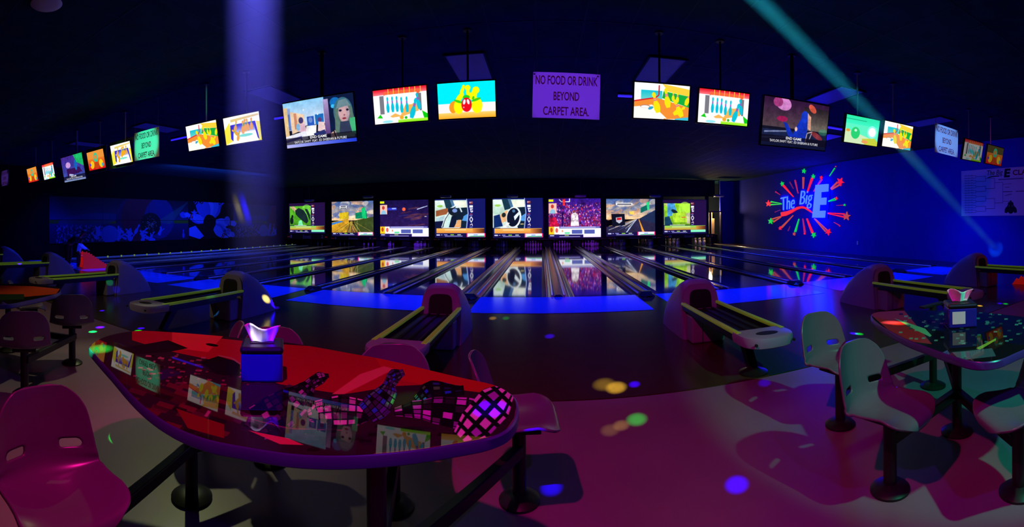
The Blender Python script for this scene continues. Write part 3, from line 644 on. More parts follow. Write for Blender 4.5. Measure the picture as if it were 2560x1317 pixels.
LANE, GATE, CURT, CURTD, TEAL, OWL, OWLD, BALL = c_lane(), c_gate(), c_curtain(), c_curtain(.55), c_turkey((0, 235, 245), (250, 245, 10)), c_turkey((240, 150, 60), (240, 60, 20), 1), c_turkey((90, 80, 40), (200, 60, 20), 1), c_ball()
OWLD.a *= .6
def monitor(u, v, wd, ht, cv, em, label, grp, name='monitor', pole=True):
    c = on_y(u, v, YT); tilt = math.radians(11)
    t = thing(name, label, 'monitor', c, 0, grp)
    b = MB().rbox((0, .03, 0), (wd + .035, .06, ht + .04), .01).build('body', M['black'], t); b.rotation_euler.x = tilt
    img = cv if not isinstance(cv, Paint) else None
    q = quad_uv('screen', [(-wd / 2, -.002, -ht / 2), (wd / 2, -.002, -ht / 2), (wd / 2, -.002, ht / 2), (-wd / 2, -.002, ht / 2)], cv, t); q.rotation_euler.x = tilt
    k = MB(); k.rbox((0, -.004, -ht / 2 - .012), (.05, .006, .008), .002); o = k.build('logo_strip', M['steel'], t); o.rotation_euler.x = tilt
    MB().box((0, .09, 0), (.2, .08, .2)).build('bracket', M['black_metal'], t)
    MB().cyl((0, .12, -.05), (0, .12, ZC - c.z), .014 if wd < 1 else .03, None, 10).build('pole', M['rail'] if pole else M['black_metal'], t)
    MB().lathe([(.06, 0), (.06, .015)], (0, .12, ZC - c.z - .015), 12).build('ceiling_flange', M['black_metal'], t)
    return t
def em_mat(n, cv, s): return print_mat(n, cv.image(n), s, .3)
mL, mG, mC, mCD, mT, mO, mOD, mB = em_mat('tv_lane', LANE, 1.1), em_mat('tv_gate', GATE, 1.15), em_mat('tv_curtain', CURT, 1.1), em_mat('tv_curtain_dim', CURTD, .8), em_mat('tv_teal', TEAL, 1.1), em_mat('tv_owl', OWL, 1.0), em_mat('tv_owl_dim', OWLD, .8), em_mat('tv_ball', BALL, 1.15)
mV0, mV1, mV2 = em_mat('tv_video_a', c_video(0), 1.0), em_mat('tv_video_b', c_video(1), .9), em_mat('tv_video_c', c_video(2), .9)
W_, H_ = .74, .44
G1 = 'small hanging monitors'
monitor(-14, 455, W_, H_, mG, 1, 'small monitor cut by the picture edge beside a dim purple sign', G1)
monitor(81, 437, W_, H_, mO, 1, 'small monitor with orange cartoon, farthest out on the mural side', G1)
monitor(121, 428, W_, H_, mC, 1, 'small monitor with red and green cartoon, beside the violet video screen', G1)
monitor(182, 420, 1.15, .66, mV2, 1, 'large violet music video monitor on the mural side', 'large music video monitors')
monitor(240, 400, W_, H_, mO, 1, 'small monitor with orange cartoon, right of the violet video screen', G1)
monitor(303, 384, W_, H_, mG, 1, 'small monitor with white cartoon pins beside the green-lit sign', G1)
monitor(505, 340, W_, H_, mL, 1, 'small monitor with tumbling yellow pins, right of the green-lit sign', G1)
monitor(605, 322, W_, H_, mG, 1, 'small monitor with orange pins in a white gateway, by the blue light shaft', G1)
monitor(796, 304, 1.15, .655, mV0, 1, 'large monitor with a blonde woman and END GAME caption', 'large music video monitors', pole=False)
monitor(1000, 263, W_, H_, mC, 1, 'small monitor with blue pins under a red curtain, beside the cyan one', G1, pole=False)
monitor(1166, 250, W_, H_, mT, 1, 'small cyan monitor with yellow pins around a red ball', G1, pole=False)
monitor(1655, 254, W_, H_, mL, 1, 'small monitor with tumbling yellow pins, right of the central sign', G1, pole=False)
monitor(1810, 269, W_, H_, mC, 1, 'small monitor with blue pins under a red curtain, left of the dark video screen', G1, pole=False)
monitor(1991, 311, 1.15, .68, mV1, 1, 'large dark music video monitor with a blue figure', 'large music video monitors', pole=False)
monitor(2156, 327, W_, H_, mB, 1, 'small teal monitor with a green ball and painted white glare', G1)
monitor(2245, 340, W_, H_, mL, 1, 'small monitor with tumbling yellow pins beside the teal one', G1)
monitor(2433, 377, W_, H_, mCD, 1, 'small dim monitor with red curtain, right of the pale blue sign', G1)
monitor(2487, 389, W_, H_, mOD, 1, 'small dim orange monitor above the tournament banner', G1)
# back panel behind two monitors lit green
for k, (u, v) in enumerate(((303, 384), (240, 400))):
    c = on_y(u, v, YT + .165)
    tag(MB().rbox((0, 0, 0), (.95, .03, .62), .01).build('backboard', M['steel']), ['green-lit board behind the white pin monitor', 'green-lit board behind the orange monitor'][k], 'board').location = c

# signs
def sign(u, v, wd, ht, label, lean):
    p = Paint(400, 272, (232, 232, 236))
    red = (120, 14, 40)
    p.text('NO FOOD OR DRINK', .04, .07, .96, .27, red, .012); p.text('BEYOND', .31, .42, .69, .61, red, .012); p.text('CARPET AREA.', .16, .75, .84, .94, red, .012)
    c = on_y(u, v, YT); t = thing('hanging_sign', label, 'sign', c, 0, 'no food signs')
    q = quad_uv('sheet', [(-wd / 2, -.004, -ht / 2), (wd / 2, -.004, -ht / 2), (wd / 2, -.004, ht / 2), (-wd / 2, -.004, ht / 2)], print_mat('sign_print', p.image('sign_print'), 0, .5), t); q.rotation_euler.y = lean
    b = MB().box((0, .004, 0), (wd, .012, ht)).build('board', M['white_sheet'], t); b.rotation_euler.y = lean
    for s in (-1, 1):
        MB().cyl((s * wd * .47, .0, ht / 2 - .02 - s * wd * .47 * math.tan(lean)), (s * wd * .47, 0, ZC - c.z), .003, None, 6).build('wire', M['steel'], t)
        MB().lathe([(.012, 0), (.012, .01)], (s * wd * .47, -.012, ht / 2 - .035 - s * wd * .47 * math.tan(lean)), 8).build('eyelet', M['black'], t)
    return t
sign(1416, 239, .845, .57, 'white no food sign hanging in the middle between the cyan and yellow pin monitors', .03)
sign(366, 361, .80, .58, 'no food sign lit green beside the white pin monitor', .0)
sign(2367, 352, .78, .58, 'no food sign lit pale blue right of the yellow pin monitor', .04)
sign(12, 445, .80, .56, 'dim purple no food sign at the far mural side edge', 0)

# ================================================================== MURAL
mu = Paint(1024, 150, (8, 12, 46), 2); r = random.Random(4)
def base_tile(x0, w_):
    mu.grad(x0, 0, x0 + w_, .55, (4, 8, 40), (20, 50, 110)); mu.grad(x0, .5, x0 + w_, 1, (70, 110, 30), (6, 14, 60)); mu.grad(x0, .58, x0 + w_, 1, (14, 24, 90), (8, 12, 60))
    mu.ell(x0 + w_ * .25, .5, w_ * .2, .14, (24, 44, 120), -.1, .7)
    for k in range(260): mu.ell(x0 + w_ * (.04 + .3 * r.random()), .62 + .36 * r.random(), .0015, .02, (80, 95, 190), 0, .8, 8)
    mu.ell(x0 + w_ * .62, .5, w_ * .2, .62, (30, 20, 80), 0, .9); mu.ell(x0 + w_ * .6, .45, w_ * .14, .6, (74, 16, 52), 0, .9); mu.ell(x0 + w_ * .75, .45, w_ * .12, .5, (20, 36, 130), 0, .8); mu.poly([(x0 + w_ * .72, .55), (x0 + w_ * 1.0, .0), (x0 + w_ * .84, .6)], (40, 110, 110), .5); mu.ell(x0 + w_ * .68, .6, w_ * .08, .28, (14, 20, 30), 0, .9)
    for k in range(60): mu.ell(x0 + w_ * (.68 + r.gauss(0, .025)), .6 + r.gauss(0, .08), .001, .012, (150, 150, 200), 0, 1, 6)
    for k in range(38):
        xx = x0 + w_ * (.3 + .45 * r.random()); mu.pin(xx, .78 + .22 * r.random(), .16 + .1 * r.random(), (50, 80, 220), r.uniform(-1.4, 1.4))
    mu.ell(x0 + w_ * .38, .82, w_ * .06, .2, (40, 70, 190)); mu.pin(x0 + w_ * .95, .95, .22, (40, 60, 200))
base_tile(0, .5); base_tile(.72, .5)
mu.rect(.497, 0, .725, 1, (6, 8, 30))
for k in range(26):
    a = r.uniform(-PI * .95, PI * .3); mu.pin(.60 + .03 * math.cos(a), .55 + .2 * math.sin(a), .55 + .25 * r.random(), [(70, 105, 235), (45, 75, 210), (90, 120, 245)][k % 3], a + PI / 2, (20, 16, 60) if k % 3 else (130, 20, 40))
mu.ell(.595, .6, .028, .26, (8, 12, 30)); mu.ell(.69, .5, .016, .12, (60, 95, 230)); mu.poly([(.5, .7), (.53, .64), (.57, .92), (.55, 1), (.5, .9)], (70, 105, 240))
mu.poly([(.525, .2), (.53, .27), (.542, .27), (.532, .32), (.536, .4), (.525, .35), (.514, .4), (.518, .32), (.508, .27), (.52, .27)], (50, 80, 220))
mu.noise(4).blur(1)
mim = mu.image('mural_print'); mmat = print_mat('mural_paint', mim, 0, .6)
ya, yb_ = on_x(122, 550, XL).y, on_x(690, 550, XL).y; zl_, zh_ = .66, 2.72
mt = thing('wall_mural', 'long painted mural of bowling balls and pins along the left wall', 'mural', (XL, ya, zl_))
npan = 6
for i in range(npan):
    for j in range(2):
        y0, y1 = (yb_ - ya) * i / npan + .006, (yb_ - ya) * (i + 1) / npan - .006
        z0, z1 = (zh_ - zl_) * j / 2 + .008, (zh_ - zl_) * (j + 1) / 2 - .008
        mb = MB().box((.015, (y0 + y1) / 2, (z0 + z1) / 2), (.03, y1 - y0, z1 - z0)); o = mb.build('mural_panel', mmat, mt)
        uvl = o.data.uv_layers.new(name='uv')
        for li, lp in enumerate(o.data.loops):
            v = o.data.vertices[lp.vertex_index].co; uvl.data[li].uv = (v.y / (yb_ - ya), v.z / (zh_ - zl_))

# ================================================================== WALL SIGN "The Big E"
XW = XR
def wp(px, py): return on_x(1880 + px / 5.987, 400 + py / 5.987, XW)
es = thing('neon_wall_sign', 'glowing starburst wall sign reading The Big E on the blue wall', 'sign', wp(900, 700))
base_e = Vector(es.location)
def wall_poly(name, pts, m, th=.05, off=0.0):
    P = [wp(*p) - base_e + Vector((-off, 0, 0)) for p in pts]
    return MB().ext(P, (-th, 0, 0)).build(name, m, es)
def star_pts(cx, cy, r, rot=0.0):
    return [(cx + (r if k % 2 == 0 else r * .42) * math.sin(rot + k * PI / 5) * .85, cy - (r if k % 2 == 0 else r * .42) * math.cos(rot + k * PI / 5)) for k in range(10)]
wall_poly('letter_e', [(985, 375), (1155, 360), (1150, 470), (1045, 480), (1043, 570), (1125, 562), (1118, 668), (1025, 670), (1018, 762), (1110, 757), (1100, 862), (935, 862)], M['e_blue'], .14)
wall_poly('letter_back', [(965, 360), (1175, 342), (1170, 490), (1140, 880), (912, 880)], M['wall_blue'], .02)
wall_poly('swoosh', [(440, 785), (470, 778), (540, 765), (620, 735), (690, 700), (760, 690), (820, 710), (880, 755), (925, 800), (870, 770), (800, 727), (740, 722), (670, 748), (600, 792), (520, 832), (450, 845)], M['s_red'], .06)
def wall_text(name, st, quad, m):
    vs, tr, _ = text_tris(st, -.012, .12)
    (ax, ay), (bx, by), (cx, cy), (dx, dy) = quad     # ll, lr, ur, ul
    P = []
    for x, y in vs:
        lx, ly = ax + (bx - ax) * x, ay + (by - ay) * x; ux, uy = dx + (cx - dx) * x, dy + (cy - dy) * x
        P.append(wp(lx + (ux - lx) * y, ly + (uy - ly) * y) - base_e)
    mb = MB(); n = len(P)
    mb.add([p + Vector((-.06, 0, 0)) for p in P], tr)
    o = mb.build(name, m, es); s = o.modifiers.new('thick', 'SOLIDIFY'); s.thickness = .05; return o
wall_text('script_the', 'The', [(455, 755), (640, 722), (650, 520), (440, 565)], M['t_blue'])
wall_text('script_big', 'Big', [(718, 735), (905, 720), (920, 450), (735, 462)], M['t_blue'])
SR, SG, SO, SP, SD = 's_red', 's_green', 's_orange', 's_pink', 's_dim'
for cx, cy, rr, c, rot in ((785, 165, 44, SG, .2), (925, 245, 42, SG, 0), (1045, 262, 32, SR, .3), (460, 355, 42, SG, -.3), (255, 650, 58, SR, 0), (288, 915, 58, SG, .1), (430, 1020, 34, SR, 0), (640, 1105, 32, SO, .2), (797, 1100, 20, SR, 0), (932, 1120, 52, SG, 3.2), (1150, 1075, 60, SR, .5), (1425, 840, 80, SO, .1), (1330, 325, 78, SR, .5), (1272, 573, 30, SR, .2), (1395, 672, 20, SG, 0), (1322, 985, 14, SP, 0), (1262, 98, 10, SO, 0), (365, 478, 14, SP, 0), (355, 778, 10, SD, 0), (655, 310, 18, SP, 0), (578, 335, 12, SD, 0), (550, 1055, 9, SD, 0)):
    wall_poly('star', star_pts(cx, cy, rr * .86, rot), M[c], .05, .01)
for (ax, ay), (bx, by), w0, w1, c, vee in (((770, 430), (775, 255), 12, 26, SO, 0), ((835, 475), (908, 268), 14, 34, SR, 0), ((925, 470), (1050, 285), 8, 26, SP, 0), ((625, 550), (472, 378), 8, 30, SR, 0), ((425, 520), (375, 485), 5, 10, SP, 0), ((450, 655), (285, 645), 16, 66, SG, 1), ((440, 845), (315, 905), 22, 66, SO, 1), ((622, 828), (448, 1008), 8, 28, SO, 0), ((708, 880), (652, 1075), 10, 28, SG, 0), ((765, 875), (797, 1085), 8, 24, SP, 0), ((825, 875), (912, 1090), 16, 34, SR, 0), ((940, 875), (1118, 1060), 14, 46, SO, 1), ((1140, 795), (1385, 830), 20, 66, SR, 1), ((1190, 435), (1300, 350), 34, 72, SO, 1), ((1150, 618), (1255, 585), 14, 38, SG, 1), ((1270, 680), (1375, 674), 4, 10, SP, 0), ((1230, 930), (1310, 975), 4, 12, SP, 0), ((1165, 240), (1245, 120), 5, 11, SG, 0), ((695, 500), (655, 325), 6, 20, SP, 0), ((625, 430), (580, 345), 4, 12, SD, 0), ((575, 990), (550, 1050), 4, 9, SD, 0), ((430, 745), (360, 775), 4, 9, SD, 0)):
    dx, dy = bx - ax, by - ay; L = math.hypot(dx, dy); nx, ny = -dy / L, dx / L
    if vee:
        for s in (-1, 1):
            wall_poly('ray', [(ax, ay), (ax + s * nx * w0 / 2, ay + s * ny * w0 / 2), (bx + s * nx * w1 / 2, by + s * ny * w1 / 2), (bx + s * nx * w1 * .18, by + s * ny * w1 * .18)], M[c], .04)
    else:
        wall_poly('ray', [(ax + nx * w0 / 2, ay + ny * w0 / 2), (bx + nx * w1 / 2, by + ny * w1 / 2), (bx - nx * w1 / 2, by - ny * w1 / 2), (ax - nx * w0 / 2, ay - ny * w0 / 2)], M[c], .04)
tag(MB().rbox((0, 0, 0), (.03, .09, .16), .008).build('wall_switch', M['white']), 'tiny pale switch on the blue wall below the starburst', 'switch').location = on_x(2144, 607, XW - .015)

# tournament banner
bn = Paint(760, 330, (222, 214, 222)); ink = (40, 30, 60); dk = (14, 12, 44)
for side in (0, 1):
    X = (lambda x: x) if side == 0 else (lambda x: 1 - x)
    for k in range(16):
        y = .12 + k * .054; bn.line((X(.03), y), (X(.145), y), .006, ink)
        for q in range(3): bn.rect(min(X(.035 + q * .03), X(.055 + q * .03)), y - .02, max(X(.035 + q * .03), X(.055 + q * .03)), y - .012, (120, 105, 140))
        if k % 2 == 0: bn.path([(X(.145), y), (X(.145), y + .054)], .005, ink)
    for k in range(8):
        y = .147 + k * .108; bn.line((X(.145), y), (X(.24), y), .006, ink)
        if k % 2 == 0: bn.line((X(.24), y), (X(.24), y + .108), .006, ink)
    for k in range(4):
        y = .2 + k * .216; bn.line((X(.24), y), (X(.325), y), .007, ink)
        if k % 2 == 0: bn.line((X(.325), y), (X(.325), y + .216), .007, ink)
    for k in range(2): bn.line((X(.325), .3 + k * .43), (X(.40), .3 + k * .43), .007, ink)
    bn.line((X(.40), .3), (X(.40), .73), .007, ink); bn.line((X(.40), .5), (X(.485), .5), .012, ink)
bn.path([(.40, .34), (.48, .34)], .006, ink); bn.path([(.40, .7), (.48, .7)], .006, ink)
bn.text('The Big', .255, .03, .40, .17, dk, .0, .2); bn.path([(.26, .185), (.3, .165), (.37, .16)], .02, dk); bn.text('E', .41, .02, .47, .2, dk, .05, .1); bn.text('CLASSIC', .49, .055, .73, .165, (130, 10, 30), .02); bn.rect(.36, .225, .58, .25, (130, 120, 150)); bn.rect(.42, .4, .46, .412, ink, .6); bn.line((.42, .58), (.48, .55), .01, ink)
bn.ell(.47, .88, .028, .08, dk); bn.pin(.425, .94, .24, dk, .35); bn.pin(.515, .94, .24, dk, -.35); bn.pin(.47, .86, .18, dk)
bl, brr = on_x(2404, 485, XW - .01), 4.45
bz0, bz1 = on_x(2404, 540, XW).z, on_x(2404, 428, XW).z
bt = thing('tournament_banner', 'pale tournament bracket banner high on the blue wall', 'banner', (XW - .01, bl.y, bz0))
quad_uv('print', [(-.012, 0, 0), (-.012, brr - bl.y, 0), (-.012, brr - bl.y, bz1 - bz0), (-.012, 0, bz1 - bz0)], print_mat('banner_print', bn.image('banner_print'), 0, .6), bt)
MB().box((.0, (brr - bl.y) / 2, (bz1 - bz0) / 2), (.016, bl.y - brr, bz1 - bz0)).build('sheet', M['white_sheet'], bt)
for yy in (.06, brr - bl.y + .06):
    MB().lathe([(.02, 0), (.02, .01)], (-.012, -abs(yy) if yy < 0 else -yy, bz1 - bz0 - .06), 8).build('eyelet', M['steel'], bt)

# ================================================================== CEILING THINGS
def troffer(u, v, label, z=ZC):
    c = on_z(u, v, z - .01); t = thing('ceiling_light', label, 'light', (c.x, c.y, z - .012), 0, 'unlit ceiling light panels')
    MB().box((0, 0, .003), (.58, 1.19, .008)).build('diffuser', M['diffuser'], t)
    f = MB()
    for s in (-1, 1): f.box((s * .3, 0, 0), (.03, 1.24, .02)); f.box((0, s * .607, 0), (.6, .03, .02))
    f.build('frame', M['grid'], t); return t
for u, v, lb in ((1176, 170, 'above the cyan monitor'), (1646, 178, 'above the monitor right of the central sign'), (690, 240, 'beside the blonde woman monitor in the blue shaft'), (2322, 305, 'above the pale blue sign'), (392, 320, 'above the green-lit sign'), (222, 361, 'above the orange monitor by the green board'), (2085, 240, 'left of the teal monitor'), (2062, 345, 'far back, behind the dark video screen')):
    troffer(u, v, 'unlit white ceiling light panel ' + lb)
for k, (u0, u1, v) in enumerate(((428, 474, 346), (686, 726, 294), (1545, 1588, 241), (2060, 2120, 322))):
    a, b = on_z(u0, v, 3.84), on_z(u1, v, 3.84); y = 8.4
    a, b = on_y(u0, v, y), on_y(u1, v, y); z = (a.z + b.z) / 2
    t = thing('blacklight_tube', ['blacklight tube left of the yellow pin monitor', 'blacklight tube left of the blonde woman monitor', 'blacklight tube right of the central sign', 'blacklight tube behind the teal monitor'][k], 'light', ((a.x + b.x) / 2, y, z), 0, 'blacklight tubes')
    hl = 1.22 / 2
    off = hl - abs(b.x - a.x) / 2
    MB().cyl((-hl + off, 0, 0), (hl + off, 0, 0), .019, None, 10).build('tube', M['uv_tube'], t)
    MB().box((off, 0, .05), (2 * hl, .08, .05)).build('housing', M['black_metal'], t)
    for s in (-1, 1):
        MB().cyl((off + s * .45, 0, .07), (off + s * .45, 0, ZC - z), .008, None, 6).build('hanger', M['black_metal'], t)
dc = on_z(116, 10, ZC - .02)
tag(MB().lathe([(.17, .02), (.18, .0), (.165, -.012), (.05, -.016)], n=32).build('ceiling_speaker', M['diffuser'], smooth=True), 'round pale ceiling speaker near the upper left corner', 'speaker').location = dc

# lamps over the foul line: one long ultraviolet bar per pair of lanes
for x in (-15.6, -12.5, -9.1, -5.7, -2.3, 1.3, 4.3, 7.0, 10.0):
    area((x, 8.3, 3.74), (x, 7.8, 0), (.006, .03, 1), 62 if x > -6 else 52, 1.3, .1, 92)
for x in (-14, -8, -2, 4, 9):  # unseen second row, added to bring blue onto the lanes
    area((x, 16.5, 3.74), (x, 16.0, 0), (.006, .03, 1), 70, 3.0, .1, 120)
# ================================================================== BALL RETURNS
def ball_return(x, y, label):
    t = thing('ball_return', label, 'ball return', (x, y, 0), 0, 'ball returns')
    def arch(hw, h, yy, n=20, z0=0.0, lean=0.0):
        P = [(-hw, yy, z0)]
        for i in range(n + 1):
            a = PI - PI * i / n; cx, sx = math.cos(a), math.sin(a); e = .55
            zz = z0 + (h - z0) * (.55 + .45 * abs(sx) ** e); xx = hw * math.copysign(abs(cx) ** e, cx)
            P.append((xx * (1 - .12 * max(0, (zz - .3) / .5)), yy + lean * zz, zz))
        P.append((hw, yy, z0)); return P
    st = [(.25, .66, .02, .12), (.258, .70, .08, .10), (.26, .71, .18, .06), (.262, .67, .34, 0), (.262, .57, .52, 0), (.26, .42, .70, 0), (.25, .24, .84, 0), (.24, .06, .93, 0)]
    MB().loft([arch(a, b, c, lean=l) for a, b, c, l in st]).build('hood', M['hood'], t, smooth=True)
    # face plate with an arched opening
    outer = arch(.245, .655, -.005, lean=.12); inner = []
    for (px, py, pz) in outer:
        q = max(pz, .0) ; zz = .36 + (q / .655) * .235; inner.append((px * .60, -.005 + .12 * zz, zz))
    mb = MB(); n = len(outer)
    rings = [outer, inner]; mb.loft([[Vector(p) for p in outer], [Vector(p) for p in inner]], cap=False)
    mb.loft([[Vector(p) for p in inner], [Vector(p) + Vector((0, .02, 0)) for p in inner]], cap=False)
    mb.build('face_plate', M['hood'], t)
    MB().add([Vector(p) + Vector((0, .004, 0)) for p in inner], [tuple(range(n))]).build('opening', M['hole_shade'], t)  # dark sheet in place of the shaded hollow
    MB().rbox((0, -.10, .16), (.42, .22, .32), .02).build('base_cover', M['hood'], t)
    MB().box((-.075, -.213, .16), (.006, .004, .3)).build('cover_joint', M['black'], t)
    dk_ = MB(); dk_.box((0, -.78, .345), (.40, 1.5, .05))
    for s in (-1, 0, 1): dk_.rbox((s * .11, -.78, .375), (.03, 1.46, .03), .01)
    dk_.build('rack_deck', M['black'], t)
    for s in (-1, 1):
        MB().rbox((s * .225, -.72, .425), (.052, 1.62, .036), .014).build('side_rail', M['yellow_rail'], t)
        MB().box((s * .225, -.72, .385), (.03, 1.56, .045)).build('rail_support', M['black'], t)
    cap = []
    for i in range(25):
        a = -PI * i / 24; cap.append((.26 * math.copysign(abs(math.cos(a)) ** .7, math.cos(a)), -1.56 + .24 * -abs(math.sin(a)) ** .8))
    cap = [(.26, -1.44)] + cap + [(-.26, -1.44)]
    MB().loft([[(px * k, -1.5 + (py + 1.5) * k, z) for px, py in cap] for z, k in ((.335, .9), (.345, .96), (.40, 1), (.43, .97), (.437, .9))]).build('end_cap', M['hood'], t, smooth=True)
    ov = [(.11 * math.cos(2 * PI * i / 24), -1.63 + .062 * math.sin(2 * PI * i / 24)) for i in range(24)]
    MB().loft([[(px, py, z) for px, py in ov] for z in (.43, .4385)]).build('hand_dryer_vent', M['hole_shade'], t)
    for s in (-1, 1): MB().cyl((s * .19, -1.775, .385), (s * .19, -1.79, .385), .014, None, 10).build('screw_cover', M['black'], t)
    MB().loft([[(-.045, -1.18, .33), (.045, -1.18, .33), (.045, -1.06, .33), (-.045, -1.06, .33)], [(-.04, -1.40, .02), (.04, -1.40, .02), (.04, -1.31, .02), (-.04, -1.31, .02)]]).build('leg', M['black_metal'], t)
    MB().lathe([(.14, 0), (.14, .012), (.09, .03), (.05, .05)], (0, -1.36, 0), 20).build('foot', M['black_metal'], t, smooth=True)
    return t
br0 = ball_return(-1.22, 5.07, 'pale ball return with yellow rails beside the chair with the light spot')
for x, y, lb in ((1.93, 5.07, 'pale ball return with yellow rails right of the open floor, in blue light'), (-4.5, 5.15, 'pale ball return behind the left end of the printed table'), (-7.75, 5.1, 'pale ball return with a green light spot, second from the big printed table'), (-11.1, 5.1, 'pale ball return in front of the people by the mural'), (-14.9, 5.1, 'pale ball return farthest left, cut by the picture edge'), (5.1, 5.1, 'dark purple ball return in front of the starburst wall'), (8.1, 5.1, 'ball return beside the red ramp near the blue wall')):
    dup(br0, (x, y, 0), 0, lb)

# ================================================================== TABLES
def table(name, label, outline, zt, art, posts, beams, th=.045):
    c = Vector((sum(p[0] for p in outline) / len(outline), sum(p[1] for p in outline) / len(outline), 0))
    t = thing(name, label, 'table', c, 0, 'printed tables')
    P = [Vector((p[0], p[1], 0)) - c for p in outline]
    # smooth outline (closed Catmull-Rom)
    S = []
    n = len(P)
    for i in range(n):
        a, b, d, e = P[i - 1], P[i], P[(i + 1) % n], P[(i + 2) % n]
        for k in range(5):
            q = k / 5; S.append(.5 * ((2 * b) + (d - a) * q + (2 * a - 5 * b + 4 * d - e) * q * q + (3 * b - a - 3 * d + e) * q ** 3))
    MB().loft([[(p.x * k, p.y * k, z) for p in S] for z, k in ((zt - th, .985), (zt - th * .85, 1.0), (zt - th * .15, 1.0), (zt - .001, .992))]).build('edge_band', M['tmold'], t, smooth=True)
    me = bpy.data.meshes.new('printed_top'); me.from_pydata([(p.x * .99, p.y * .99, zt) for p in S], [], [tuple(range(len(S)))])
    uv = me.uv_layers.new(name='uv'); x0, x1 = min(p.x for p in S), max(p.x for p in S); y0, y1 = min(p.y for p in S), max(p.y for p in S)
    for li, lp in enumerate(me.loops):
        v = me.vertices[lp.vertex_index].co; uv.data[li].uv = ((v.x - x0) / (x1 - x0), (v.y - y0) / (y1 - y0))
    if me.polygons[0].normal.z < 0: me.flip_normals()
    pn = art(lambda u, v: ((on_z(u, v, zt).x - c.x - x0) / (x1 - x0), 1 - (on_z(u, v, zt).y - c.y - y0) / (y1 - y0)), (x1 - x0) / (y1 - y0))
    me.materials.append(print_mat(name + '_print', pn.image(name + '_print'), 0, .018, 0))
    o = bpy.data.objects.new('printed_top', me); COL.objects.link(o); o.parent = t
    for p in posts:
        q = Vector(p) - c.xy.to_3d()
        MB().cyl((q.x, q.y, .03), (q.x, q.y, zt - th - .01), .034, None, 16).build('leg', M['black_metal'], t, smooth=True)
        MB().lathe([(.11, 0), (.11, .012), (.08, .03), (.036, .04)], (q.x, q.y, 0), 24).build('base_plate', M['black_metal'], t, smooth=True)
        MB().box((q.x, q.y, zt - th - .008), (.3, .06, .016)).build('top_bracket', M['black_metal'], t)
    for a, b in beams:
        a, b = Vector(a) - c, Vector(b) - c; d = (b - a); L = d.length; ang = math.atan2(d.y, d.x)
        MB().rbox((0, 0, 0), (L, .05, .06), .006, mtx=Matrix.Translation((a + b) / 2) @ d.to_track_quat('X', 'Z').to_matrix().to_4x4()).build('beam', M['black_metal'], t)
    return t
ZT = .76
def poly_px(pts): return [tuple(on_z(u, v, ZT))[:2] for u, v in pts]
